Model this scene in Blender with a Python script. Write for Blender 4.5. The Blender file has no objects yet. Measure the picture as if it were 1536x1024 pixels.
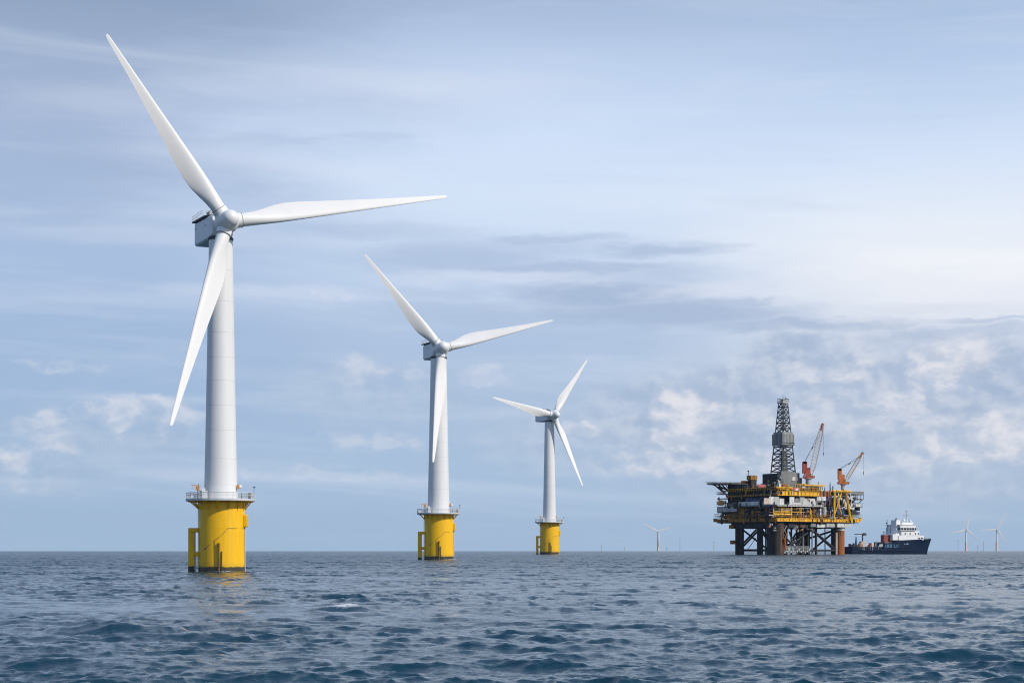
import bpy, math, random
import numpy as np
from mathutils import Vector, Matrix
R_ = math.radians
scene = bpy.context.scene
col = scene.collection

# ------------------------------------------------------------------ camera
FPX, CX, HY, CAMH = 2560.0, 768.0, 825.2, 3.0          # focal length / horizon in photo pixels, eye height in metres
cam_d = bpy.data.cameras.new('camera'); cam = bpy.data.objects.new('camera', cam_d); col.objects.link(cam)
cam_d.sensor_width = 36.0; cam_d.lens = 36.0 * FPX / 1536.0
cam_d.shift_y = (HY - 512.0) / 1536.0
cam_d.clip_start = 0.5; cam_d.clip_end = 60000
cam.location = (0, 0, CAMH); cam.rotation_euler = (R_(90), 0, 0)
scene.camera = cam
def dist(y_water): return CAMH * FPX / (y_water - HY)
def xat(px, D): return (px - CX) / FPX * D

# ------------------------------------------------------------------ exposure
scene.view_settings.view_transform = 'Standard'; scene.view_settings.look = 'None'
scene.view_settings.exposure = 0.0; scene.view_settings.gamma = 1.0
scene.cycles.max_bounces = 6; scene.cycles.volume_bounces = 0
scene.cycles.use_denoising = True; scene.cycles.filter_width = 1.1

# ------------------------------------------------------------------ sun
SUN_EL, SUN_AZ = R_(36), R_(58)                        # azimuth measured from straight behind the camera towards the right
sun_dir = Vector((math.sin(SUN_AZ) * math.cos(SUN_EL), -math.cos(SUN_AZ) * math.cos(SUN_EL), math.sin(SUN_EL)))
sl = bpy.data.lights.new('sun', 'SUN'); so = bpy.data.objects.new('sun', sl); col.objects.link(so)
sl.energy = 3.5; sl.angle = R_(0.6); sl.color = (1.0, 0.93, 0.84)
so.rotation_euler = sun_dir.to_track_quat('Z', 'Y').to_euler()

# ------------------------------------------------------------------ node helper
def lin(c):
    return tuple(((v / 255) / 12.92 if v / 255 <= 0.04045 else ((v / 255 + 0.055) / 1.055) ** 2.4) for v in c)
class N:
    def __init__(s, tree): s.t = tree; s.n = tree.nodes; s.l = tree.links
    def node(s, typ, **kw):
        n = s.n.new(typ)
        for k, v in kw.items(): setattr(n, k, v)
        return n
    def put(s, sock, v):
        if isinstance(v, bpy.types.NodeSocket): s.l.new(v, sock)
        else: sock.default_value = v
    def m(s, op, a, b=None, c=None, clamp=False):
        n = s.node('ShaderNodeMath', operation=op, use_clamp=clamp); s.put(n.inputs[0], a)
        if b is not None: s.put(n.inputs[1], b)
        if c is not None: s.put(n.inputs[2], c)
        return n.outputs[0]
    def v(s, op, a, b=None):
        n = s.node('ShaderNodeVectorMath', operation=op); s.put(n.inputs[0], a)
        if b is not None: s.put(n.inputs[1], b)
        return n.outputs['Value'] if op in ('LENGTH', 'DOT_PRODUCT') else n.outputs['Vector']
    def xyz(s, x, y, z=0.0):
        n = s.node('ShaderNodeCombineXYZ'); s.put(n.inputs[0], x); s.put(n.inputs[1], y); s.put(n.inputs[2], z); return n.outputs[0]
    def sep(s, vec):
        n = s.node('ShaderNodeSeparateXYZ'); s.put(n.inputs[0], vec); return n.outputs
    def noise(s, vec, scale, detail=4, rough=0.5, dist=0.0, out='Fac'):
        n = s.node('ShaderNodeTexNoise'); s.put(n.inputs['Vector'], vec); s.put(n.inputs['Scale'], scale)
        n.inputs['Detail'].default_value = detail; n.inputs['Roughness'].default_value = rough; n.inputs['Distortion'].default_value = dist
        return n.outputs[out]
    def ramp(s, f, stops, interp='LINEAR'):
        n = s.node('ShaderNodeValToRGB'); s.put(n.inputs[0], f); r = n.color_ramp; r.interpolation = interp
        while len(r.elements) < len(stops): r.elements.new(0.5)
        for e, (p, c) in zip(r.elements, stops): e.position = p; e.color = (*c, 1) if len(c) == 3 else c
        return n.outputs[0]
    def mix(s, f, a, b, blend='MIX'):
        n = s.node('ShaderNodeMix', data_type='RGBA', blend_type=blend); n.clamp_factor = True
        s.put(n.inputs[0], f)
        for k, v in ((6, a), (7, b)):
            if not isinstance(v, bpy.types.NodeSocket) and len(v) == 3: v = (*v, 1)
            s.put(n.inputs[k], v)
        return n.outputs[2]
    def smooth(s, x, lo, hi, a=0.0, b=1.0):
        n = s.node('ShaderNodeMapRange', interpolation_type='SMOOTHSTEP'); s.put(n.inputs[0], x)
        for i, q in enumerate((lo, hi, a, b)): s.put(n.inputs[i + 1], q)
        return n.outputs[0]

# ------------------------------------------------------------------ sky: Nishita under a veil of thin cloud, laid out by azimuth and elevation
world = bpy.data.worlds.new('World'); scene.world = world; world.use_nodes = True
w = N(world.node_tree); w.n.clear()
out = w.node('ShaderNodeOutputWorld'); bg = w.node('ShaderNodeBackground'); w.l.new(bg.outputs[0], out.inputs[0])
SKY_STRENGTH = 0.1; bg.inputs[1].default_value = SKY_STRENGTH
sky = w.node('ShaderNodeTexSky', sky_type='NISHITA'); sky.sun_disc = False
sky.sun_elevation = SUN_EL; sky.sun_rotation = R_(180) - SUN_AZ; sky.air_density = 1.0; sky.dust_density = 1.5
tc = w.node('ShaderNodeTexCoord'); d = w.sep(tc.outputs['Generated'])
az = w.m('ARCTAN2', d[0], d[1]); el = w.m('ARCSINE', d[2])
def azel(px, py):
    u = (px - CX) / FPX; v = (HY - py) / FPX; a = math.atan(u); return a, math.atan(v * math.cos(a))
def eln(py): return (HY - py) / FPX / 1.6
top_lo, top_hi = (0.36, (104, 141, 190)), (0.8, (72, 114, 176))
def column(stops):
    st = [(max(0.0, math.atan((HY - y) / FPX) / 1.6), lin(c)) for y, c in stops] + [(p, lin(c)) for p, c in (top_lo, top_hi)]
    return w.ramp(w.m('DIVIDE', el, 1.6), st, 'EASE' if False else 'LINEAR')
left = column([(826, (166, 193, 223)), (720, (162, 189, 221)), (600, (161, 187, 221)), (500, (165, 189, 222)), (400, (170, 193, 226)),
               (300, (168, 188, 220)), (200, (168, 186, 217)), (100, (160, 179, 209)), (0, (143, 163, 194))])
mid = column([(826, (168, 194, 224)), (720, (169, 195, 226)), (600, (172, 194, 224)), (500, (180, 200, 229)), (400, (202, 219, 244)),
              (300, (217, 232, 253)), (200, (211, 228, 253)), (100, (197, 215, 243)), (0, (170, 190, 221))])
right = column([(826, (164, 191, 220)), (740, (173, 196, 224)), (650, (186, 202, 225)), (560, (200, 212, 233)), (480, (232, 237, 248)),
                (410, (250, 251, 255)), (340, (234, 242, 254)), (250, (217, 232, 254)), (130, (190, 211, 241)), (0, (168, 191, 223))])
pt = w.xyz(az, el)
wob = w.m('MULTIPLY', w.m('SUBTRACT', w.noise(w.xyz(w.m('MULTIPLY', az, 5.0), w.m('MULTIPLY', el, 22.0), 3.1), 1.0, 4, 0.55), 0.5), 0.5)
azw = w.m('ADD', az, w.m('MULTIPLY', wob, 0.6))
base = w.mix(w.smooth(azw, azel(60, 0)[0], azel(800, 0)[0]), left, mid)
base = w.mix(w.smooth(azw, azel(740, 0)[0], azel(1420, 0)[0]), base, right)
# high streaks
st1 = w.noise(w.xyz(w.m('MULTIPLY', az, 4.0), w.m('MULTIPLY', w.m('ADD', el, w.m('MULTIPLY', az, 0.03)), 46.0), 1.0), 1.0, 5, 0.55, 0.4)
st2 = w.noise(w.xyz(w.m('MULTIPLY', az, 9.0), w.m('MULTIPLY', w.m('SUBTRACT', el, w.m('MULTIPLY', az, 0.10)), 60.0), 7.0), 1.0, 6, 0.6, 0.8)
base = w.mix(w.smooth(st1, 0.46, 0.74, 0, 0.30), base, lin((226, 234, 249)))
base = w.mix(w.smooth(st2, 0.54, 0.80, 0, 0.13), base, lin((216, 226, 245)))
base = w.mix(w.smooth(st1, 0.46, 0.24, 0, 0.16), base, lin((160, 181, 213)))
# warped coordinates for the cloud outlines
wa = w.node('ShaderNodeTexNoise'); w.put(wa.inputs['Vector'], w.xyz(az, w.m('MULTIPLY', el, 1.7), 5.0))
wa.inputs['Scale'].default_value = 26.0; wa.inputs['Detail'].default_value = 9.0; wa.inputs['Roughness'].default_value = 0.62
wv = w.v('SUBTRACT', wa.outputs['Color'], (0.5, 0.5, 0.5))
cum = w.v('ADD', pt, w.v('MULTIPLY', wv, (0.042, 0.034, 0.0)))
wa2 = w.node('ShaderNodeTexNoise'); w.put(wa2.inputs['Vector'], w.xyz(az, w.m('MULTIPLY', el, 4.0), 9.0))
wa2.inputs['Scale'].default_value = 24.0; wa2.inputs['Detail'].default_value = 6.0; wa2.inputs['Roughness'].default_value = 0.6
strat = w.v('ADD', pt, w.v('MULTIPLY', w.v('SUBTRACT', wa2.outputs['Color'], (0.5, 0.5, 0.5)), (0.09, 0.014, 0.0)))
def cloud(warp, lst, soft):
    acc = None
    for (cx, cy, rx, ry, s) in lst:
        a, e = azel(cx, cy)
        q = w.v('MULTIPLY', w.v('SUBTRACT', warp, (a, e, 0)), (FPX / rx, FPX / ry, 0))
        f = w.smooth(w.v('LENGTH', q), 1.0 + soft, 1.0 - soft, 0.0, s)
        acc = f if acc is None else w.m('MAXIMUM', acc, f)
    return acc
# grey layered bars in the middle of the sky
bars = cloud(strat, [(905, 443, 125, 20, .85), (1000, 374, 95, 10, .6), (830, 358, 110, 9, .55), (850, 402, 150, 9, .6), (760, 372, 150, 14, .35), (930, 415, 130, 14, .4), (1135, 455, 58, 6, .6),
                     (1010, 470, 190, 18, .8), (1180, 487, 150, 9, .75), (680, 388, 130, 22, .5), (410, 208, 80, 6, .28), (545, 206, 60, 5, .2), (380, 284, 50, 9, .28),
                     (1290, 489, 100, 7, .6), (1440, 500, 120, 9, .55), (560, 345, 150, 12, .35), (250, 150, 160, 16, .25), (120, 250, 160, 20, .3), (700, 470, 160, 16, .4),
                     (620, 440, 90, 9, .3), (1480, 483, 60, 4, .5)], 0.6)
base = w.mix(bars, base, lin((166, 185, 216)))
pale = cloud(strat, [(760, 418, 160, 9, .5), (1060, 436, 90, 10, .6), (450, 440, 160, 10, .35), (150, 150, 110, 18, .25), (640, 130, 220, 20, .3), (350, 130, 130, 16, .2), (240, 355, 220, 14, .25)], 0.7)
base = w.mix(pale, base, lin((222, 229, 245)))
# low heaped cloud: soft grey bodies, bluish dark cores, pale crowns
def relief(dx, dy):
    return w.noise(w.v('ADD', w.v('MULTIPLY', w.v('ADD', pt, w.v('MULTIPLY', wv, (0.012, 0.009, 0.0))), (1.0, 1.45, 1.0)), (dx, dy, 2.0)), 34.0, 9, 0.57)
n_c = relief(0, 0)
lit = w.smooth(w.m('SUBTRACT', n_c, relief(0.0050, 0.0062)), -0.11, 0.14)          # tops and right flanks catch the sun
body = cloud(cum, [(1330, 560, 220, 62, .8), (1140, 600, 170, 60, .7), (1300, 615, 300, 75, .75), (1060, 640, 190, 70, .7), (1420, 570, 130, 70, .8), (1190, 550, 80, 56, .8), (1480, 660, 120, 50, .6), (900, 660, 170, 60, .35),
                   (180, 640, 150, 40, .25), (560, 590, 150, 50, .25), (60, 690, 120, 40, .22), (1280, 720, 320, 40, .4)], 0.55)
base = w.mix(w.m('MULTIPLY', body, w.smooth(n_c, 0.28, 0.50, 0.62, 1.0)), base, w.mix(lit, lin((172, 189, 215)), lin((209, 216, 231))))
crown = cloud(cum, [(1520, 470, 60, 6, .0), (1035, 612, 52, 40, .9), (1428, 545, 66, 42, .95), (1380, 585, 45, 25, .7), (1470, 655, 76, 30, .9), (1395, 640, 40, 18, .7), (1000, 662, 26, 16, .9), (1060, 702, 150, 17, .7), (1280, 560, 34, 20, .7), (1215, 560, 24, 18, .4),
                    (1300, 648, 34, 15, .6), (955, 690, 50, 14, .6), (1440, 690, 110, 14, .6), (1180, 620, 60, 20, .4), (1130, 700, 200, 14, .5), (1500, 640, 50, 20, .6), (1330, 610, 40, 14, .5), (875, 645, 26, 10, .7),
                    (205, 618, 86, 26, .6), (70, 636, 46, 16, .5), (80, 660, 36, 14, .5), (100, 553, 66, 11, .4), (14, 684, 30, 20, .65), (530, 553, 44, 20, .4), (504, 441, 30, 8, .4), (622, 556, 30, 16, .4),
                    (560, 660, 70, 14, .4), (740, 560, 36, 12, .4), (50, 724, 60, 10, .3), (500, 712, 160, 9, .3)], 0.36)
crown = w.m('MULTIPLY', w.m('MULTIPLY', crown, w.smooth(n_c, 0.32, 0.54)), w.m('MULTIPLY_ADD', lit, 0.6, 0.3))
base = w.mix(crown, base, lin((237, 235, 241)))
core = cloud(cum, [(1178, 528, 46, 28, .75), (1250, 540, 36, 18, .5), (1515, 560, 60, 42, .7), (1100, 585, 56, 26, .55), (1335, 560, 38, 24, .6), (960, 590, 40, 16, .4), (1430, 610, 70, 22, .6), (1110, 655, 50, 24, .5), (1250, 668, 90, 18, .45), (230, 655, 46, 14, .35),
                    (960, 635, 36, 16, .4), (130, 655, 30, 12, .3)], 0.6)
base = w.mix(w.m('MULTIPLY', core, w.m('MULTIPLY_ADD', lit, -0.55, 1.0)), base, lin((165, 184, 213)))
# thin pale air just over the sea
base = w.mix(w.smooth(el, 0.035, 0.0, 0.0, 0.55), base, lin((166, 193, 223)))
veil = w.v('SCALE', base); veil.node.inputs['Scale'].default_value = 1.0 / SKY_STRENGTH
# clear Nishita sky shows slightly through the veil everywhere
fin = w.mix(0.93, sky.outputs[0], veil)
w.l.new(fin, bg.inputs[0])

# ------------------------------------------------------------------ materials
def principled(name):
    m = bpy.data.materials.new(name); m.use_nodes = True; n = N(m.node_tree); return m, n, n.n['Principled BSDF']
def paint(name, c, rough=0.5, var=0.12, scale=0.4, metal=0.0, rust=0.0, rust_c=(0.13, 0.05, 0.02), streak=True, rscale=0.5):
    m, n, b = principled(name)
    t = n.node('ShaderNodeTexCoord').outputs['Object']
    x, y, z = n.sep(t)
    s = n.xyz(x, y, n.m('MULTIPLY', z, 0.18 if streak else 1.0))
    f = n.noise(s, scale, 6, 0.6)
    cc = n.mix(n.smooth(f, 0.3, 0.7), tuple(v * (1 - var) for v in c), tuple(min(1, v * (1 + var * 0.7)) for v in c))
    if rust:
        f2 = n.noise(s, rscale, 8, 0.68)
        cc = n.mix(n.smooth(f2, 0.66 - 0.25 * rust, 0.74 - 0.15 * rust), cc, rust_c)
    n.put(b.inputs['Base Color'], cc); b.inputs['Roughness'].default_value = rough; b.inputs['Metallic'].default_value = metal
    return m
M = {}
M['blade'] = paint('blade_white', (0.80, 0.79, 0.77), 0.42, 0.035, 0.12)
M['hub'] = paint('hub_white', (0.79, 0.79, 0.78), 0.40, 0.03, 0.5)
M['nacelle'] = paint('nacelle_white', (0.74, 0.76, 0.78), 0.5, 0.04, 0.5)
M['dark'] = paint('dark_grey_steel', (0.06, 0.07, 0.08), 0.6, 0.2, 1.0)
M['seal'] = paint('rubber_seal', (0.36, 0.36, 0.365), 0.7, 0.1, 1.0)
M['galv'] = paint('galvanised_steel', (0.60, 0.62, 0.63), 0.5, 0.15, 1.5)
M['orange'] = paint('orange_paint', (0.60, 0.27, 0.07), 0.5, 0.15, 1.5)
M['white'] = paint('white_paint', (0.80, 0.80, 0.79), 0.5, 0.08, 0.5)
def tower_mat():
    m, n, b = principled('tower_white')
    t = n.node('ShaderNodeTexCoord').outputs['Object']; x, y, z = n.sep(t)
    f = n.noise(n.xyz(x, y, n.m('MULTIPLY', z, 0.05)), 0.8, 5, 0.6)
    cc = n.mix(n.smooth(f, 0.3, 0.75), (0.72, 0.72, 0.71), (0.78, 0.78, 0.77))
    g = n.noise(n.xyz(x, y, z), 2.2, 6, 0.7)                     # small grime flecks
    cc = n.mix(n.smooth(g, 0.70, 0.78, 0, 0.35), cc, (0.45, 0.44, 0.42))
    n.put(b.inputs['Base Color'], cc); b.inputs['Roughness'].default_value = 0.45
    return m
M['tower'] = tower_mat()
def pile_mat(k):
    m, n, b = principled('yellow_pile')
    t = n.node('ShaderNodeTexCoord').outputs['Object']; x, y, z = n.sep(n.v('SCALE', t)); n.n[-2].inputs['Scale'].default_value = 1.0 / k if False else 1.0
    zz = n.m('DIVIDE', z, k)
    ang = n.m('ARCTAN2', y, x)
    sv = n.xyz(n.m('MULTIPLY', ang, 5.0), n.m('MULTIPLY', zz, 0.012), 0.0)
    f = n.noise(sv, 2.0, 6, 0.6)
    cc = n.mix(n.smooth(f, 0.3, 0.7), (0.85, 0.46, 0.002), (0.93, 0.53, 0.003))
    rs = n.noise(n.xyz(n.m('MULTIPLY', ang, 12.0), n.m('MULTIPLY', zz, 0.03), 4.0), 2.0, 5, 0.6)   # run-down stains
    cc = n.mix(n.smooth(rs, 0.56, 0.78, 0, 0.42), cc, (0.44, 0.22, 0.02))
    w1 = n.m('MULTIPLY', n.m('SUBTRACT', n.noise(n.xyz(n.m('MULTIPLY', ang, 4.0), n.m('MULTIPLY', zz, 0.08), 1.0), 2.0, 6, 0.65), 0.5), 5.0)
    zl = n.m('ADD', zz, w1)
    cc = n.mix(n.smooth(zl, 18.0, 8.0, 0, 0.35), cc, (0.40, 0.26, 0.03))     # salt-stained splash band
    cc = n.mix(n.smooth(zl, 9.6, 7.4), cc, (0.050, 0.042, 0.022))             # weed and fouling
    n.put(b.inputs['Base Color'], cc); b.inputs['Roughness'].default_value = 0.42
    return m
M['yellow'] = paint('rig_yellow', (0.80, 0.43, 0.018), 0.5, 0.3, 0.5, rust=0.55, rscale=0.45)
M['yellow_dim'] = paint('rig_yellow_shaded_worn', (0.42, 0.20, 0.012), 0.6, 0.35, 0.4, rust=0.85, rscale=0.4)  # rustier yellow, darkened in its colour for the shade on the left face
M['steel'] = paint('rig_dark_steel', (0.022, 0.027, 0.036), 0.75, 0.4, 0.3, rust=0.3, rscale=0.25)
M['grey'] = paint('rig_grey', (0.19, 0.20, 0.195), 0.6, 0.2, 0.3, rust=0.2, rscale=0.3)
M['grey_light'] = paint('rig_light_grey', (0.42, 0.43, 0.42), 0.6, 0.2, 0.3, rust=0.2, rscale=0.3)
M['rwhite'] = paint('rig_white', (0.64, 0.63, 0.60), 0.5, 0.3, 0.6, rust=0.45, rust_c=(0.20, 0.17, 0.14), rscale=0.35)
M['rust'] = paint('rusty_leg', (0.34, 0.115, 0.035), 0.85, 0.35, 0.25, rust=0.5, rust_c=(0.10, 0.055, 0.035), rscale=0.2)
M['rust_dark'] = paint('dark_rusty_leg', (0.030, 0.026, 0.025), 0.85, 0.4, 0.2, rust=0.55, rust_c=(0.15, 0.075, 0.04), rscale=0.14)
M['derrick'] = paint('derrick_steel', (0.055, 0.062, 0.07), 0.6, 0.2, 0.3)
M['red'] = paint('crane_red', (0.36, 0.075, 0.04), 0.5, 0.3, 0.6, rust=0.4, rust_c=(0.45, 0.30, 0.25))
M['corange'] = paint('crane_orange', (0.52, 0.16, 0.035), 0.5, 0.3, 0.6, rust=0.45)
M['boom'] = paint('crane_boom_pale', (0.62, 0.50, 0.42), 0.6, 0.2, 0.4, rust=0.45, rust_c=(0.55, 0.17, 0.06), rscale=0.35)
M['blue'] = paint('rig_blue', (0.022, 0.06, 0.14), 0.6, 0.25, 0.3)
M['glass'] = paint('dark_window', (0.015, 0.025, 0.035), 0.12, 0.1, 0.5)
M['navy'] = paint('ship_navy', (0.002, 0.013, 0.042), 0.6, 0.15, 0.2); M['navy'].node_tree.nodes['Principled BSDF'].inputs['Specular IOR Level'].default_value = 0.2
M['lettering'] = paint('faded_blue_lettering', (0.045, 0.13, 0.24), 0.6, 0.2, 0.5)
M['pale_lettering'] = paint('pale_lettering', (0.18, 0.30, 0.42), 0.6, 0.2, 0.5)
M['shipwhite'] = paint('ship_white', (0.80, 0.81, 0.81), 0.45, 0.05, 0.3)
M['deckgrey'] = paint('ship_deck', (0.12, 0.13, 0.14), 0.7, 0.2, 0.3)
M['redbox'] = paint('container_red', (0.26, 0.055, 0.045), 0.6, 0.2, 0.4)
M['pinkred'] = paint('faded_red', (0.5, 0.12, 0.12), 0.6, 0.2, 0.4)
M['farpile'] = paint('far_pile_hazed_orange', (0.82, 0.58, 0.44), 0.6, 0.05, 0.1)  # pile orange paled in the colour itself to carry distance haze
M['green'] = paint('lamp_casing', (0.3, 0.3, 0.25), 0.6, 0.1, 1)

# ------------------------------------------------------------------ mesh helpers
class MB:
    def __init__(s): s.v = []; s.f = []
    def add(s, vs, fs):
        o = len(s.v); s.v += [tuple(p) for p in vs]; s.f += [tuple(i + o for i in f) for f in fs]; return s
    def box(s, x0, x1, y0, y1, z0, z1, mat=None):
        p = [Vector((x, y, z)) for z in (z0, z1) for y in (y0, y1) for x in (x0, x1)]
        if mat: p = [mat @ q for q in p]
        return s.add(p, [(0, 2, 3, 1), (4, 5, 7, 6), (0, 1, 5, 4), (2, 6, 7, 3), (0, 4, 6, 2), (1, 3, 7, 5)])
    def tube(s, p, q, r, r2=None, n=8, caps=True):
        p, q = Vector(p), Vector(q); r2 = r if r2 is None else r2
        a = (q - p).normalized(); h = Vector((0, 0, 1)) if abs(a.z) < 0.9 else Vector((1, 0, 0))
        u = a.cross(h).normalized(); v = a.cross(u)
        vs = []
        for c, rr in ((p, r), (q, r2)):
            for i in range(n):
                t = 2 * math.pi * i / n; vs.append(c + (u * math.cos(t) + v * math.sin(t)) * rr)
        fs = [(i, i + n, (i + 1) % n + n, (i + 1) % n) for i in range(n)]
        if caps: fs += [tuple(range(n)), tuple(range(2 * n - 1, n - 1, -1))]
        return s.add(vs, fs)
    def path(s, pts, r, n=6):
        for a, b in zip(pts, pts[1:]): s.tube(a, b, r, n=n)
        return s
    def lathe(s, prof, n=48, mat=None, cap0=True, cap1=True):
        vs = []
        for (z, r) in prof:
            for i in range(n):
                t = 2 * math.pi * i / n; p = Vector((r * math.cos(t), r * math.sin(t), z)); vs.append(mat @ p if mat else p)
        fs = []
        for k in range(len(prof) - 1):
            for i in range(n):
                j = (i + 1) % n; fs.append((k * n + i, k * n + j, (k + 1) * n + j, (k + 1) * n + i))
        if cap0: fs.append(tuple(range(n - 1, -1, -1)))
        if cap1: fs.append(tuple((len(prof) - 1) * n + i for i in range(n)))
        return s.add(vs, fs)
    def ring(s, z, R, r, n=48, k=6):
        pts = [Vector((R * math.cos(2 * math.pi * i / n), R * math.sin(2 * math.pi * i / n), z)) for i in range(n + 1)]
        return s.path(pts, r, k)
    def prism(s, poly, z0, z1, mat=None):
        n = len(poly); vs = [Vector((x, y, z)) for z in (z0, z1) for x, y in poly]
        if mat: vs = [mat @ q for q in vs]
        return s.add(vs, [tuple(range(n - 1, -1, -1)), tuple(range(n, 2 * n))] + [(i, (i + 1) % n, (i + 1) % n + n, i + n) for i in range(n)])
    def loft(s, secs, caps=True):
        n = len(secs[0]); vs = [p for q in secs for p in q]; fs = []
        for k in range(len(secs) - 1):
            for i in range(n):
                j = (i + 1) % n; fs.append((k * n + i, k * n + j, (k + 1) * n + j, (k + 1) * n + i))
        if caps: fs += [tuple(range(n - 1, -1, -1)), tuple((len(secs) - 1) * n + i for i in range(n))]
        return s.add(vs, fs)
    def build(s, name, mat, parent=None, smooth=True, angle=40, scale=1.0, bevel=0.0):
        me = bpy.data.meshes.new(name)
        vs = s.v if scale == 1.0 else [(x * scale, y * scale, z * scale) for x, y, z in s.v]
        me.from_pydata(vs, [], s.f); me.validate(); me.update()
        import bmesh
        b = bmesh.new(); b.from_mesh(me); bmesh.ops.recalc_face_normals(b, faces=b.faces); b.to_mesh(me); b.free()
        if smooth:
            me.polygons.foreach_set('use_smooth', [True] * len(me.polygons)); me.set_sharp_from_angle(angle=R_(angle))
        me.materials.append(mat)
        o = bpy.data.objects.new(name, me); col.objects.link(o)
        if parent: o.parent = parent
        if bevel:
            bv = o.modifiers.new('bevel', 'BEVEL'); bv.width = bevel; bv.segments = 3; bv.limit_method = 'ANGLE'
        return o
def tag(o, label=None, cat=None, group=None, kind=None):
    for k, v in (('label', label), ('category', cat), ('group', group), ('kind', kind)):
        if v: o[k] = v
    return o
def empty(name, loc, rz=0.0):
    o = bpy.data.objects.new(name, None); col.objects.link(o); o.location = loc; o.rotation_euler = (0, 0, rz); o.empty_display_size = 1; return o

# ------------------------------------------------------------------ the sea
FOAM_SPOTS = []                                          # (x, y, radius) round things that stand in the water, filled below
D1, D2, D3 = dist(858), dist(839.3), dist(831)
DR, DS = dist(831.5), dist(830.8)
T_POS = [(xat(333, D1), D1, 34.5 * D1 / FPX), (xat(658.5, D2), D2, 22 * D2 / FPX), (xat(824.5, D3), D3, 14.3 * D3 / FPX)]
SEA_R = 9000.0
def tile(L, n, k0, k1, seed, lam_p=6.5, B=0.0118, wind=R_(80)):
    rng = np.random.default_rng(seed)
    k = 2 * np.pi * np.fft.fftfreq(n, L / n); KX, KY = np.meshgrid(k, k, indexing='ij'); K = np.hypot(KX, KY); K[0, 0] = 1e-6
    th = np.arctan2(KY, KX); Lp = lam_p / (2 * np.pi) * 0.9
    P = B * np.exp(-1.0 / (K * Lp) ** 2) / K ** 4 * np.where(K < 2.2, 0.05 + 1.3 * np.abs(np.cos(th - wind)) ** 6, 0.22 + 0.85 * np.abs(np.cos(th - wind)) ** 2) / np.pi
    P[(K < k0) | (K >= k1)] = 0; P[0, 0] = 0
    dk = 2 * np.pi / L
    Hh = np.sqrt(P * dk * dk) * (rng.standard_normal((n, n)) + 1j * rng.standard_normal((n, n)))
    S = n * n
    return (np.fft.ifft2(Hh).real * S, np.fft.ifft2(-1j * KX / K * Hh).real * S, np.fft.ifft2(-1j * KY / K * Hh).real * S)
def sample(tl, L, x, y):
    n = tl[0].shape[0]; u = x / L * n; v = y / L * n; i = np.floor(u).astype(np.int64); j = np.floor(v).astype(np.int64); fu = u - i; fv = v - j
    i0 = i % n; j0 = j % n; i1 = (i + 1) % n; j1 = (j + 1) % n
    return [t[i0, j0] * (1 - fu) * (1 - fv) + t[i1, j0] * fu * (1 - fv) + t[i0, j1] * (1 - fu) * fv + t[i1, j1] * fu * fv for t in tl]
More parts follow.
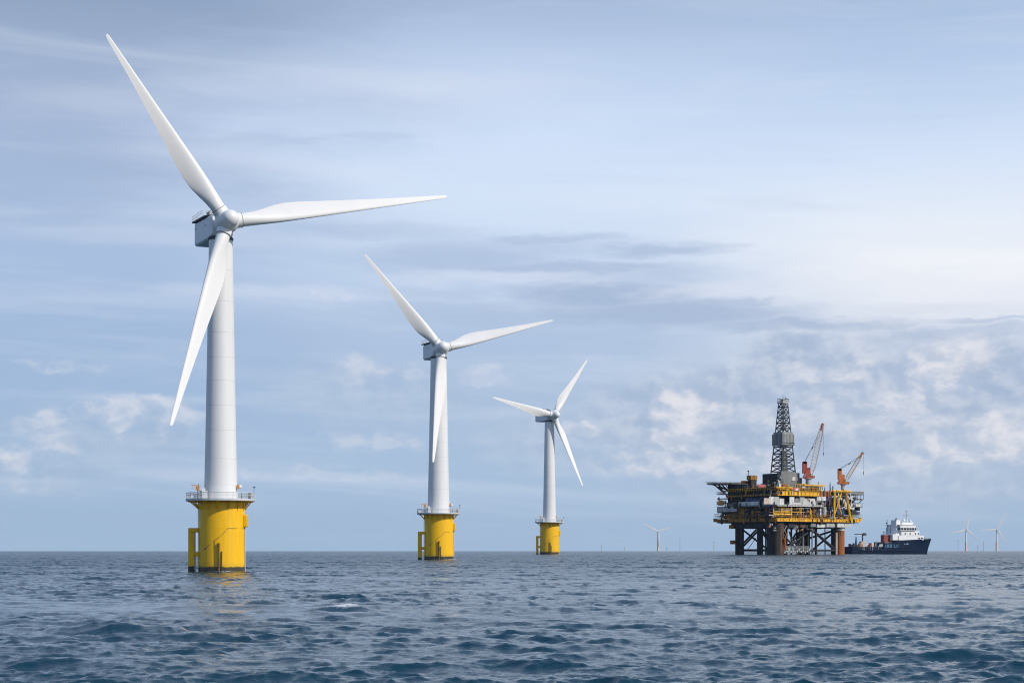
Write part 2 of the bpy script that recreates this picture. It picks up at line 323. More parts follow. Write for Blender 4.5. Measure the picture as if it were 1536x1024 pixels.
def make_sea():
    LA, LB = 211.0, 27.3
    kc = 2 * np.pi / 1.3
    A = tile(LA, 1024, 2 * np.pi / 60, kc, 11); Bt = tile(LB, 512, kc, 2 * np.pi / 0.13, 12)
    gust = tile(640.0, 256, 2 * np.pi / 130, 2 * np.pi / 22, 13, 60.0)
    rows = [24.0]
    while rows[-1] < 2600:
        r = rows[-1]; fp = FPX * 2 / 3
        rows.append(r + min(max(r * r / (CAMH * fp) * 0.36, 0.06), 0.55 if r < 420 else 0.55 + (r - 420) * 0.0045))
    while rows[-1] < SEA_R / 1.03: rows.append(rows[-1] * 1.03)
    rows.append(SEA_R)
    rr = np.array(rows); HA = R_(27); nc = 1150
    th = np.linspace(-HA, HA, nc)
    RR, TH = np.meshgrid(rr, th, indexing='ij'); x = RR * np.sin(TH); y = RR * np.cos(TH)
    a, ax, ay = sample(A, LA, x + 40, y + 13); b, bx, by = sample(Bt, LB, x, y)
    fade = np.clip((RR - 24) / 8, 0, 1) * np.clip((HA - np.abs(TH)) / R_(2.0), 0, 1) * np.clip((SEA_R - RR) / 3000, 0, 1)
    fb = fade * np.clip((700 - RR) / 550, 0, 1)
    ch = 1.15
    g = sample(gust, 640.0, x, y)[0]; g = g / gust[0].std()
    gf = 1.2 * np.clip(1.0 + 0.38 * g, 0.35, 1.7); b, bx, by = b * gf, bx * gf, by * gf
    gm = np.clip(1.0 + 0.22 * g, 0.5, 1.5); a, ax, ay = a * gm, ax * gm, ay * gm
    z = a * fade + b * fb
    px = x - ch * (ax * fade + bx * fb); py = y - ch * (ay * fade + by * fb)
    # one breaking crest right of the nearest tower, plus two steep wavelets near the right edge
    def crest(px_, py_, wx, wy, h, tilt):
        Dc = dist(py_); xc = xat(px_, Dc); dx = (x - xc) * math.cos(tilt) + (y - Dc) * math.sin(tilt); dy = (y - Dc) * math.cos(tilt) - (x - xc) * math.sin(tilt)
        g = np.exp(-(dx / wx) ** 2 - (dy / np.where(dy < 0, wy * 0.55, wy)) ** 2); return g * h, g
    foam = np.zeros_like(z)
    g0, m0 = crest(516, 917, 1.5, 0.9, 0.42, 0.10); z = z + g0
    foam = np.maximum(foam, np.clip(m0 * 2.0 - 0.8, 0, 1))
    g1, m1 = crest(556, 921, 0.7, 0.5, 0.10, -0.05); z = z + g1; foam = np.maximum(foam, np.clip(m1 * 1.5 - 0.8, 0, 1))
    for c in ((1430, 986, 2.0, 1.0, 0.22, 0.05), (750, 938, 2.2, 1.0, 0.16, 0.0), (170, 950, 3.0, 1.6, 0.28, 0.0)):
        g, m = crest(*c); z = z + g
        if False: foam = np.maximum(foam, np.clip(m * 1.6 - 0.8, 0, 1) * 0.8)
    # churned water round the foundations
    for (sx, sy, sr) in FOAM_SPOTS:
        dd = np.hypot(px - sx, py - sy); z = z + 0.05 * sr * np.exp(-((dd - sr) / (0.28 * sr)) ** 2); foam = np.maximum(foam, (0.62 + 0.22 * np.clip((px - sx) / sr, -1, 1)) * np.clip(1.25 - (dd - sr) / (sr * 0.6 + 0.3), 0, 1))
        dd2 = np.hypot((px - sx - sr * 1.6) / 2.4, py - sy); foam = np.maximum(foam, 0.9 * np.clip(1 - dd2 / sr, 0, 1))
    nr = len(rr); co = np.stack([px, py, z], -1).reshape(-1, 3)
    idx = np.arange(nr * nc).reshape(nr, nc)
    q = np.stack([idx[:-1, :-1], idx[:-1, 1:], idx[1:, 1:], idx[1:, :-1]], -1).reshape(-1, 4)[:, ::-1]
    quads = [q]; verts = [co]; off = nr * nc
    # coarse calm remainder all the way round
    oth = np.linspace(HA, 2 * np.pi - HA, 64); orr = np.array([24.0, 60, 150, 400, 1000, 2500, 5000, SEA_R])
    ORR, OTH = np.meshgrid(orr, oth, indexing='ij')
    oc = np.stack([ORR * np.sin(OTH), ORR * np.cos(OTH), np.zeros_like(ORR)], -1).reshape(-1, 3); oi = off + np.arange(len(oc)).reshape(len(orr), 64)
    quads.append(np.stack([oi[:-1, :-1], oi[:-1, 1:], oi[1:, 1:], oi[1:, :-1]], -1).reshape(-1, 4)[:, ::-1]); verts.append(oc); off += len(oc)
    ith = np.linspace(0, 2 * np.pi, 97)[:-1]; ir = np.array([0.5, 24.0])
    IR, IT = np.meshgrid(ir, ith, indexing='ij'); ic = np.stack([IR * np.sin(IT), IR * np.cos(IT), np.full_like(IR, -0.004)], -1).reshape(-1, 3); ii = off + np.arange(192).reshape(2, 96)
    quads.append(np.stack([ii[0], np.roll(ii[0], -1), np.roll(ii[1], -1), ii[1]], -1)[:, ::-1]); verts.append(ic); off += 192
    V = np.concatenate(verts).astype(np.float32); Q = np.concatenate(quads).astype(np.int32)
    me = bpy.data.meshes.new('sea'); me.vertices.add(len(V)); me.vertices.foreach_set('co', V.ravel())
    me.loops.add(Q.size); me.loops.foreach_set('vertex_index', Q.ravel())
    me.polygons.add(len(Q)); me.polygons.foreach_set('loop_start', np.arange(0, Q.size, 4, dtype=np.int32))
    me.polygons.foreach_set('use_smooth', np.ones(len(Q), dtype=bool))
    me.update(calc_edges=True)
    at = me.attributes.new('foam', 'FLOAT', 'POINT'); fv = np.zeros(len(V), np.float32); fv[:nr * nc] = foam.ravel(); at.data.foreach_set('value', fv)
    at = me.attributes.new('unresolved', 'FLOAT', 'POINT'); rv = np.ones(len(V), np.float32); rv[:nr * nc] = np.clip((RR - 120) / 700, 0, 1).ravel() ** 0.8; at.data.foreach_set('value', rv)
    o = bpy.data.objects.new('sea', me); col.objects.link(o); tag(o, kind='structure')
    m, n, bs = principled('sea_water')
    t = n.node('ShaderNodeTexCoord').outputs['Object']; X, Y, Z = n.sep(t)
    r1 = n.noise(n.xyz(n.m('MULTIPLY', X, 0.6), Y, 0.0), 3.4, 6, 0.62, 0.8)
    r2 = n.noise(n.xyz(n.m('MULTIPLY', X, 0.6), Y, 4.0), 0.55, 5, 0.6, 0.3)
    b1 = n.node('ShaderNodeBump'); b1.inputs['Strength'].default_value = 0.8; b1.inputs['Distance'].default_value = 0.045; n.put(b1.inputs['Height'], r1)
    b2 = n.node('ShaderNodeBump'); ro = n.node('ShaderNodeAttribute', attribute_name='unresolved').outputs['Fac']; n.put(b2.inputs['Strength'], ro); b2.inputs['Distance'].default_value = 1.4; n.put(b2.inputs['Height'], r2); n.l.new(b1.outputs[0], b2.inputs['Normal'])
    n.l.new(b2.outputs[0], bs.inputs['Normal'])
    fo = n.node('ShaderNodeAttribute', attribute_name='foam').outputs['Fac']
    fn = n.noise(n.xyz(n.m('MULTIPLY', X, 0.6), n.m('MULTIPLY', Y, 0.6), n.m('MULTIPLY', Z, 2.0)), 6.0, 9, 0.75, 1.0)
    ff = n.m('MULTIPLY', n.smooth(n.m('ADD', n.m('MULTIPLY', fo, 0.62), n.m('MULTIPLY', fn, 1.1)), 0.88, 1.12), n.m('MINIMUM', n.m('MULTIPLY', fo, 3.0), 1.0))
    n.put(bs.inputs['Base Color'], n.mix(ff, (0.004, 0.036, 0.056), (0.72, 0.74, 0.75)))
    n.put(bs.inputs['Roughness'], n.m('ADD', n.m('MULTIPLY', ff, 0.7), n.m('MULTIPLY_ADD', ro, 0.12, 0.06))); bs.inputs['IOR'].default_value = 1.333
    me.materials.append(m)
    return o
for (sx, sy, sr) in T_POS: FOAM_SPOTS.append((sx, sy, sr))
make_sea()

# ------------------------------------------------------------------ the three large turbines (lengths in units of the nearest turbine's photo pixels, times k)
BL = [(.045, 20, 20, 10), (.085, 20.5, 19.5, 10.2), (.125, 22.5, 17, 10.4), (.17, 26, 14, 10.6), (.22, 29.5, 11.5, 10.6), (.27, 30.5, 9.5, 10.3), (.33, 29, 8, 9.7), (.42, 25, 6.2, 8.6), (.52, 20.8, 4.7, 7.4),
      (.62, 17, 3.5, 6.2), (.72, 13.6, 2.6, 5.1), (.82, 10.4, 1.9, 4.0), (.90, 8.0, 1.4, 3.0), (.96, 6.2, 1.0, 2.3), (.99, 4.8, .8, 1.7), (1.0, 2.6, .5, .9)]
def blade_sections(dirv, tang, axis, R, fat=1.0):
    """tang points to the leading edge, axis points upwind"""
    secs = []; n = 22
    for (t, chord, thick, le) in BL:
        tw = R_(17) * max(0.0, 1 - t) ** 1.6 + R_(3)
        c = tang * math.cos(tw) + axis * math.sin(tw); h = axis * math.cos(tw) - tang * math.sin(tw)
        o = dirv * (R * t); rnd = max(0.0, min(1.0, 1 - (t - .085) / .13)) if t > .085 else 1.0
        pts = []
        for i in range(n):
            a = 2 * math.pi * i / n
            xc = 0.5 - 0.5 * math.cos(a)                      # 0 leading edge .. 1 trailing edge
            sg = 1 if math.sin(a) >= 0 else -1
            naca = 5 * (0.2969 * math.sqrt(xc) - 0.126 * xc - 0.3516 * xc ** 2 + 0.2843 * xc ** 3 - 0.1036 * xc ** 4)
            yc_air = sg * naca * thick + 0.035 * chord * 4 * xc * (1 - xc) * (1 - rnd) * -1
            yc_cir = math.sin(a) * thick / 2
            yv = yc_air * (1 - rnd) + yc_cir * rnd
            pts.append(o + c * ((le - xc * chord) * fat) + h * yv * fat)
        secs.append(pts)
    return secs
def turbine(loc, k, yaw, tilt, cone, blades, hub_z, deck_z, r_top, r_base, deck_r, lean, over, label, rear):
    root = empty('wind_turbine', loc); tag(root, label, 'wind turbine', 'large offshore wind turbines on yellow piles')
    B = lambda mb, name, mat, parent=root, **kw: mb.build(name, mat, parent, scale=k, **kw)
    fz = deck_z - 5
    pile = MB().lathe([(-20, 34.5), (10, 34.5), (60, 34.3), (fz - 12, 34.2), (fz, 34.2)], 64)
    po = B(pile, 'foundation_pile', pile_mat(k))
    # weld seams and cable line on the pile
    for z in (33, 66): B(MB().ring(z, 34.3, .16, 64, 4), 'weld_seam', M['ypaint'], po)
    def surf(px, z, r=34.9): return Vector((px, -math.sqrt(max(r * r - px * px, 0)), z))
    cl = MB().path([surf(-5, 1), surf(-5, 48), surf(2, 53), surf(8, 58.5), surf(14, 65.5), surf(24, 65.6), surf(33.5, 65.7)], .28, 5)
    cl.path([surf(-31, 26), surf(-20, 36), surf(-12, 42)], .25, 5)
    cl.box(-21.5, -18.5, surf(-20, 0).y - 1, surf(-20, 0).y + 1, 34.6, 36.6)
    B(cl, 'cable_run', M['dark'])
    jt = MB().tube(surf(1.5, -15, 36.5), surf(1.5, 42, 36.5), 1.45, n=12).tube(surf(1.5, 42, 36.5), surf(1.5, 44, 36.5), 1.9, n=12)
    B(jt, 'riser_pipe', pile_dark)
    B(MB().tube(surf(5.6, -15, 35.9), surf(5.6, 31.5, 35.9), .7, n=8).tube(surf(5.6, 31, 35.9), surf(5.6, 32, 33), .7, n=8), 'riser_pipe', M['dark'])
    B(MB().tube((35.2, -4, -15), (35.2, -4, 68), .6, n=8), 'riser_pipe', M['galv'])
    # boat landing frame
    fr = MB(); x0, x1 = -49.5, -40.6
    fr.box(x0, x1, -7, 7, -18, 60); fr.box(x0, -33.5, -7, 7, 60, 66.5); fr.box(x1, -33.6, -5.5, 5.5, 24, 30.5)
    B(fr, 'boat_landing', pile_mat_box, bevel=0.6 * k)
    lad = MB()
    for yy in (-2.6, 2.6): lad.tube((-35.4, yy, -12), (-35.4, yy, fz - 6), .35, n=6)
    for i in range(34): lad.tube((-35.4, -2.6, 2 + i * 2.7), (-35.4, 2.6, 2 + i * 2.7), .22, n=5)
    B(lad, 'ladder', M['galv'])
    bx = MB().box(33.0, 39.2, -9, 3, 68, 86); B(bx, 'cable_box', M['ypaint'], bevel=1.2 * k)
    # working deck
    ox = lean
    dk = MB().lathe([(fz, deck_r - 1.2), (fz, deck_r), (fz + .8, deck_r + .3), (fz + 3.4, deck_r + .3), (fz + 3.4, deck_r - .4), (fz + 2.2, deck_r - .6), (fz + 2.2, 20)], 72, cap1=False)
    dk.v = [(x + ox, y, z) for x, y, z in dk.v]
    do = B(dk, 'work_deck', M['galv'], angle=30)
    rl = MB()
    for zz, rr in ((fz + 8.6, .28), (fz + 12.2, .38)): rl.ring(zz, deck_r - .2, rr * 1.15, 72, 5)
    for i in range(36):
        a = 2 * math.pi * i / 36; c = Vector((math.cos(a), math.sin(a), 0)) * (deck_r - .2); rl.tube(c + Vector((0, 0, fz + 3)), c + Vector((0, 0, fz + 12.2)), .30, n=5)
    for i in range(230):
        a = 2 * math.pi * i / 230; c = Vector((math.cos(a), math.sin(a), 0)) * (deck_r - .2); rl.tube(c + Vector((0, 0, fz + 4)), c + Vector((0, 0, fz + 12)), .15, n=3, caps=False)
    rl.v = [(x + ox, y, z) for x, y, z in rl.v]
    B(rl, 'railing', M['galv'], do)
    for i in range(14):
        a = 2 * math.pi * (i + .5) / 14; c, s = math.cos(a), math.sin(a)
        br = MB(); m = Matrix(((c, -s, 0, 0), (s, c, 0, 0), (0, 0, 1, 0), (0, 0, 0, 1)))
        br.tube(m @ Vector((34.4, 0, fz - 12)), m @ Vector((deck_r - 6 + ox * c, 0, fz - .6)), .95, n=6)
        br.box(34.1, deck_r - 3 + ox * c, -.6, .6, fz - 1.6, fz - .02, m)
        br.box(33.9, 35.4, -.9, .9, fz - 13, fz - 1, m)
        B(br, 'deck_bracket', M['ypaint'])
    dz = fz + 3
    # deck fittings
    dv = MB().tube((-32, -22, dz), (-32, -22, dz + 15), 1.0, n=10).box(-35, -30, -24, -20, dz + 13, dz + 19).tube((-42, -22, dz + 20.5), (-27.5, -22, dz + 19.5), .5, n=6).tube((-41, -22, dz + 20.5), (-38.5, -22, dz + 13), .3, n=5)
    dv.tube((-32, -22, dz + 15), (-31, -22, dz + 22.5), .7, n=8)
    B(dv, 'davit_crane', M['orange'])
    cb = MB().box(-28, -17.5, -30, -24, dz, dz + 11).box(-28.6, -16.9, -30.5, -23.5, dz + 11, dz + 12); B(cb, 'cabinet', M['galv'])
    B(MB().box(-44, -40, -20, -12, dz, dz + 7), 'cabinet', M['nacelle']); B(MB().box(-24, -19.5, -34, -31, dz + 1, dz + 15.5), 'cabinet', M['white'])
    B(MB().tube((32, -16, dz), (32, -16, dz + 9), .5, n=6), 'post', M['dark']); B(MB().box(41, 45, -14, -10, dz, dz + 9), 'cabinet', M['dark'])
    lp = MB().box(r_base + .3 + ox, r_base + 3.2 + ox, -8, -5, dz + 15, dz + 22); B(lp, 'navigation_light', M['orange'])
    B(MB().lathe([(dz + 16, 1.0), (dz + 18, 2.6), (dz + 20, 2.2), (dz + 21.5, .3)], 12, Matrix.Translation((r_base + 5.2 + ox, -6.5, 0))), 'lamp', M['white'])
    B(MB().tube((deck_r - 1 + ox, -4, dz + 8), (deck_r - 1 + ox, -4, dz + 19), .35, n=6).box(deck_r - 2.4 + ox, deck_r + 1.0 + ox, -4.4, -3.6, dz + 17, dz + 18.6), 'navigation_light', M['dark'])
    # tower
    tz0, tz1 = fz + 2.8, hub_z - 19
    tp = []
    for i in range(13):
        t = i / 12; tp.append((tz0 + (tz1 - tz0) * t, r_base + (r_top - r_base) * t ** .85))
    tw = MB().lathe(tp, 72); tw.v = [(x + ox, y, z) for x, y, z in tw.v]
    to = B(tw, 'tower', M['tower'])
    for z in [tz0 + q * (tz1 - tz0) for q in (.055, .155, .265, .36, .455, .545, .64, .76, .88)]:
        t = (z - tz0) / (tz1 - tz0); sm = MB().ring(z, r_base + (r_top - r_base) * t ** .85 + .02, .11, 72, 4)
        sm.v = [(x + ox, y, z) for x, y, z in sm.v]
        B(sm, 'flange_seam', M['seal'], to)
    dr = MB().lathe([(tz1 - 1, r_top + .6), (tz1 + .8, r_top + 1.2), (tz1 + 2.2, r_top + 1.2), (tz1 + 4.0, r_top + .2)], 48); dr.v = [(x + ox, y, z) for x, y, z in dr.v]
    B(dr, 'yaw_bearing', M['dark'])
    # nacelle in its own axes: +X upwind
    head = Matrix.Translation((ox, 0, hub_z)) @ Matrix.Rotation(R_(yaw - 90), 4, 'Z')
    nb = MB()
    prof = [(rear, -15.5, 20), (rear + 3, -16, 20.5), (-14, -17, 18), (0, -16.5, 17.5), (10, -14, 15.5)]
    secs = []
    for (a, zb, zt) in prof:
        wv_ = 17.0 if a < 5 else 15.5; cb_ = 2.6
        secs.append([head @ Vector((a, y, z)) for y, z in ((-wv_, zb + cb_), (-wv_ + cb_, zb), (wv_ - cb_, zb), (wv_, zb + cb_), (wv_, zt - cb_), (wv_ - cb_, zt), (-wv_ + cb_, zt), (-wv_, zt - cb_))])
    nb.loft(secs)
    no = B(nb, 'nacelle', M['nacelle'], angle=25)
    for sy in (-1, 1):
        B(MB().box(-30, -21, sy * 17.02 - .25, sy * 17.02 + .25, 5.6, 6.6, head), 'vent', M['dark'], no)
        B(MB().box(rear + 5, rear + 8, sy * 17.02 - .2, sy * 17.02 + .2, 9, 11, head), 'vent', M['dark'], no)
    hp = MB(); zr = lambda a: 18.2 + (a + 14) / (rear + 14) * 2.6
    hp.add([head @ Vector(p) for p in ((rear - 8, -19.5, zr(rear - 8)), (rear - 8, 19.5, zr(rear - 8)), (-20, 19.5, zr(-20)), (-20, -19.5, zr(-20)), (rear - 8, -19.5, zr(rear - 8) + 2.2), (rear - 8, 19.5, zr(rear - 8) + 2.2), (-20, 19.5, zr(-20) + 2.2), (-20, -19.5, zr(-20) + 2.2))], [(0, 3, 2, 1), (4, 5, 6, 7), (0, 1, 5, 4), (1, 2, 6, 5), (2, 3, 7, 6), (3, 0, 4, 7)])
    ho = B(hp, 'hoist_platform', M['dark'], no)
    hr = MB()
    cor = [(rear - 7.5, -19), (rear - 7.5, 19), (-34, 19), (-34, -19)]
    for i in range(4):
        p, q = cor[i], cor[(i + 1) % 4]
        for z in (26.5, 30.5): hr.tube(head @ Vector((*p, z)), head @ Vector((*q, z)), .3, n=5)
        for j in range(6): u = j / 6; hr.tube(head @ Vector((p[0] + (q[0] - p[0]) * u, p[1] + (q[1] - p[1]) * u, 20.5)), head @ Vector((p[0] + (q[0] - p[0]) * u, p[1] + (q[1] - p[1]) * u, 30.6)), .3, n=5)
    B(hr, 'platform_railing', M['galv'], no)
    cz = MB().box(-30, -12, -14, 12, 20.6, 26, head).tube(head @ Vector((-26, -8, 20)), head @ Vector((-26, -8, 36)), .5, n=6).tube(head @ Vector((-20, 6, 20)), head @ Vector((-20, 6, 33)), .4, n=6).box(-28, -20, -10, -5, 26, 29, head)
    B(cz, 'cooler', M['grey_light'], no)
    # rotor axes (tilted)
    ax = (head.to_3x3() @ Vector((math.cos(R_(tilt)), 0, math.sin(R_(tilt))))).normalized()
    rt = Vector((math.cos(R_(yaw)), math.sin(R_(yaw)), 0)); up = ax.cross(rt); up = up if up.z > 0 else -up
    hc = Vector((ox, 0, hub_z)) + ax * over
    rot = Matrix((rt, up, ax)).transposed().to_4x4(); rot.translation = hc
    hb = MB().lathe([(-19, 12), (-17.5, 13.5), (-13, 15.5), (-6, 17.2), (2, 17.6), (8, 16.6), (12, 14.6), (15, 12.9), (20, 12.5), (24, 11.4), (28, 8.8), (30.5, 5.4), (31.6, 2.4), (31.9, .4)], 48, rot)
    dirs = []
    for (Rb, ang) in blades:
        a = R_(ang); e = rt * math.cos(a) + up * math.sin(a); tg = rt * math.sin(a) - up * math.cos(a)
        dv_ = (e + ax * math.tan(R_(cone))).normalized(); axn = (ax - dv_ * ax.dot(dv_)).normalized()
        dirs.append((dv_, tg, axn, Rb / math.cos(R_(cone))))
        hb.tube(hc + dv_ * 4, hc + dv_ * 21.5, 11.6, 11.2, n=32)
    B(hb, 'hub', M['hub'], angle=50)
    for (dv_, tg, axn, Rb) in dirs:
        bo = B(MB().loft(blade_sections(dv_, tg, axn, Rb)), 'blade', M['blade'], angle=60)
        # start every blade mesh at the hub
        bo.location = (hc * k)
        rg = MB().tube(hc + dv_ * 21.3, hc + dv_ * 22.5, 11.35, n=32); B(rg, 'blade_seal', M['seal'])
    return root
M['ypaint'] = paint('yellow_paint', (0.86, 0.50, 0.003), 0.42, 0.10, 0.8, rust=0.05)
def ybox():
    m, n, b = principled('yellow_landing'); t = n.node('ShaderNodeTexCoord').outputs['Object']; x, y, z = n.sep(t)
    f = n.noise(n.xyz(x, y, n.m('MULTIPLY', z, 0.2)), 1.2, 6, 0.6)
    cc = n.mix(n.smooth(f, 0.3, 0.7), (0.74, 0.42, 0.004), (0.86, 0.50, 0.005))
    zl = n.m('ADD', z, n.m('MULTIPLY', n.m('SUBTRACT', n.noise(t, 1.5, 5, 0.6), 0.5), 0.6))
    cc = n.mix(n.smooth(zl, 0.95, 0.75), cc, (0.035, 0.034, 0.022)); n.put(b.inputs['Base Color'], cc); b.inputs['Roughness'].default_value = 0.45
    return m
pile_mat_box = ybox()
def ydark():
    m, n, b = principled('stained_riser'); t = n.node('ShaderNodeTexCoord').outputs['Object']
    n.put(b.inputs['Base Color'], n.mix(n.smooth(n.noise(t, 1.5, 6, 0.65), 0.35, 0.65), (0.10, 0.065, 0.012), (0.26, 0.15, 0.012))); b.inputs['Roughness'].default_value = 0.6; return m
pile_dark = ydark()
K1 = D1 / FPX
turbine((T_POS[0][0], D1, 0), K1, 25, 5, 5, [(308.5, 125.2), (348, 9.8), (327, 252.6)], 516.8, 111.5, 17.6, 25.0, 51.4, -1.8, 34,
        'largest and nearest white wind turbine, standing on the thickest yellow pile', -88)
k2 = .638 * D2 / FPX
turbine((T_POS[1][0], D2, 0), k2, 18, 5, 5, [(177.4 / .638, 131.5), (179.0 / .638, 14.9), (174.4 / .638, 263.1)], 492, 112, 18.6, 26.2, 50.6, -1.0, 22,
        'middle-sized white wind turbine on a yellow pile, between the largest and the smallest', -76)
k3 = .414 * D3 / FPX
turbine((T_POS[2][0], D3, 0), k3, 32, 5, 6, [(113.8 / .414, 169.8), (103.4 / .414, 55.5), (113.3 / .414, 289.5)], 498.5, 119, 17.0, 24.2, 52.2, -.8, 28,
        'smallest of the three yellow-based wind turbines, one blade pointing left, nearest the platform', -68)

# ------------------------------------------------------------------ turbines on the horizon
def far_turbine(px, py_hub, y_tp, w_tp, w_tw, hubx, tips, D, label, name='wind_turbine'):
    s = D / FPX; zh = (HY - py_hub) * s + CAMH; zt = (HY - y_tp) * s + CAMH
    root = empty(name, (xat(px, D), D, 0)); tag(root, label, 'wind turbine', 'distant wind turbines on the horizon')
    MB().lathe([(-2, w_tp * s / 2), (zt, w_tp * s / 2)], 20).build('foundation_pile', M['farpile'], root)
    MB().lathe([(zt, w_tw * s / 2), (zh, w_tw * s * .36)], 20).build('tower', M['tower'], root)
    MB().box(-1.0 * s, 1.0 * s, -1.2 * s, 2.6 * s, zh - .9 * s, zh + .8 * s).build('nacelle', M['nacelle'], root)
    h = Vector(((hubx - px) * s, -2.0 * s, zh))
    MB().tube(h + Vector((0, 1.2 * s, 0)), h - Vector((0, .8 * s, 0)), .9 * s, .5 * s, n=12).build('hub', M['hub'], root)
    for (tx, ty) in tips:
        dx, dz = (tx - hubx) * s, (py_hub - ty) * s; L = math.hypot(dx, dz); e = Vector((dx / L, 0, dz / L)); tg = Vector((e.z, 0, -e.x))
        secs = []
        for (t, cw, th) in ((.02, .9, .8), (.1, 1.1, .6), (.22, 1.9, .5), (.5, 1.35, .3), (.8, .8, .15), (1., .3, .06)):
            o = h + e * (L * t); a = tg * (cw * s * .6); b = -tg * (cw * s * .95); y = Vector((0, th * s / 2, 0)); secs.append([o + a, o + y, o + b, o - y])
        MB().loft(secs).build('blade', M['blade'], root)
    return root
far_turbine(987, 797, 813.5, 3.0, 2.6, 987.5, [(964.5, 784), (1009.5, 789.5), (988.5, 822)], 6900, 'distant wind turbine left of the platform, its two visible blades in a wide V')
far_turbine(1449, 794, 812.5, 3.0, 2.4, 1449.5, [(1454.5, 771.5), (1422, 800), (1467, 808.5)], 6900, 'distant wind turbine just right of the ship, one blade nearly straight up')
far_turbine(1495, 793.5, 812.5, 3.0, 2.4, 1495.5, [(1469, 795), (1510, 766), (1508.5, 816)], 7300, 'distant wind turbine farthest right, one blade level to the left')
def tiny(px, y_hub, kind, label, tips=None, w_=0.9):
    D = 8600.0; s = D / FPX; zh = (HY - y_hub) * s + CAMH
    root = empty('wind_turbine', (xat(px, D), D, 0)); tag(root, label, 'wind turbine', 'distant wind turbines on the horizon')
    MB().lathe([(-2, w_ * s * .5), (zh, w_ * s * .3)], 12).build('tower', M['grey_light'], root)
    MB().box(-.7 * s, .7 * s, -.8 * s, 1.0 * s, zh - .5 * s, zh + .7 * s).build('nacelle', M['grey_light'], root)
    for (dx, dz) in tips or []:
        MB().tube((0, -1.0 * s, zh), (dx * s, -1.0 * s, zh + dz * s), .4 * s, .15 * s, n=6).build('blade', M['nacelle'], root)
tiny(1020, 807, 0, 'tiny grey wind turbine on the horizon, first right of the lone distant turbine', [(-2.3, 1.6), (3.2, .6)])
tiny(1071, 812.5, 0, 'tiny grey wind turbine on the horizon just left of the platform legs', [(-4, .8), (3.5, 1.8)])
tiny(1000, 821.5, 0, 'tiny stub of a turbine close right of the lone distant turbine', None, .8)
tiny(902, 818, 0, 'tiny pale turbine on the horizon farthest left, between yellow pile and lone distant turbine', [(.4, 2.0)])
tiny(936.5, 821, 0, 'tiny dark stub of a turbine midway between two fainter horizon turbines', None, .9)
tiny(1437, 811, 0, 'tiny thin turbine on the horizon between the ship and the upright-bladed turbine', [(-1, 1)], .7)
tiny(1466.5, 818.5, 0, 'tiny faint stub on the horizon midway between the two right-hand distant turbines', None, .6)
tiny(1475.5, 813, 0, 'tiny thin turbine close left of the farthest right distant turbine', [(1.4, .3), (-1.2, .3)], .7)

# ------------------------------------------------------------------ oil platform. Units: photo pixels at its distance; a along the sunlit face, b along the shaded face
S = DR / FPX; TH_R = R_(33); C_, S_ = math.cos(TH_R), math.sin(TH_R)
rig = empty('oil_platform', (xat(1165, DR), DR, 0), TH_R)
tag(rig, 'rusty yellow oil platform on thick legs with a grey drilling derrick', 'oil platform')
rnd = random.Random(5)
def A_(px, b):
    t = px - CX; return (t * (1 + b * C_ / FPX) - (1165 - CX) + S_ * b) / (C_ - t * S_ / FPX)
def A_B(px):                                              # the place along the shaded face that shows at this picture column
    t = px - CX; return (t - (1165 - CX)) / (-S_ - t * C_ / FPX)
def far(a, b): return 1 + (a * S_ + b * C_) / FPX
def Z(y): return 831.0 - y
def rp(mb, name, mat, parent=rig, **kw): return mb.build(name, mat, parent, scale=S, **kw)
aR, bL = A_(1260, 0), 88.0
# legs
def leg(a, b, r, mat, z1=50): return rp(MB().lathe([(-4, r), (z1, r)], 24, Matrix.Translation((a, b, 0))), 'leg', mat)
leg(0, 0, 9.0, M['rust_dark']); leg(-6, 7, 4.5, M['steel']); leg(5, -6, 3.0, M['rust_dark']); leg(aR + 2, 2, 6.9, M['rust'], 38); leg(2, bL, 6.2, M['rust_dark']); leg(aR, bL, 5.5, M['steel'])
leg(A_(1254.5, -1), -1, 1.7, M['boom'], 34); leg(A_(1250, 6), 6, 3.6, M['steel']); leg(0, A_B(1113), 3.1, M['steel']); leg(0, A_B(1139.5), 4.2, M['steel']); leg(-1, A_B(1143.5), 1.4, M['steel'])
leg(A_(1206, 52), 52, 6.4, M['steel']); leg(A_(1224, 0), 0, 1.9, M['rust_dark']); leg(aR * .8, bL * .5, 3.5, M['steel']); leg(A_(1237.5, 20), 20, .8, M['grey'])
# cuffs on the two front legs
rp(MB().lathe([(37, 7.6), (48, 7.6)], 24, Matrix.Translation((aR + 2, 2, 0))), 'leg_collar', M['rwhite'])
for (a, b, z) in ((-9, bL + 2, 19), (-8, bL + 6, 43)):
    rp(MB().box(a - 3, a + 3, b - 3, b + 3, z - 3, z + 3), 'leg_fitting', M['yellow_dim'])
# braces
def brace(p, q, r=1.3, mat='steel', name='brace'): return rp(MB().tube(p, q, r, n=8), name, M[mat])
for (p, q) in (((0, bL - 4, 12), (0, 46, 38)), ((2, bL - 4, 9), (2, 46, 35)), ((0, 38, 38), (0, 6, 10)), ((4, 36, 36), (4, 8, 12)), ((0, bL, 7), (0, 0, 7)), ((0, 0, 6.5), (aR, 0, 6.5)), ((aR * .55, 0, 39), (aR - 6, 0, 6)), ((aR * .57, 1, 36), (aR - 8, 1, 5)),
               ((8, 0, 34), (40, 0, 8)), ((aR * .55, 0, 38), (aR * .18, 0, 12)), ((aR, 0, 6.5), (aR, bL, 6.5)), ((0, bL, 6.5), (aR, bL, 6.5)), ((aR, 8, 38), (aR, 60, 8)), ((10, bL, 38), (60, bL, 8)), ((100, bL, 38), (60, bL, 8)), ((12, 10, 36), (58, 56, 10)), ((aR - 8, 10, 36), (60, 56, 12))):
    brace(p, q, 1.5)
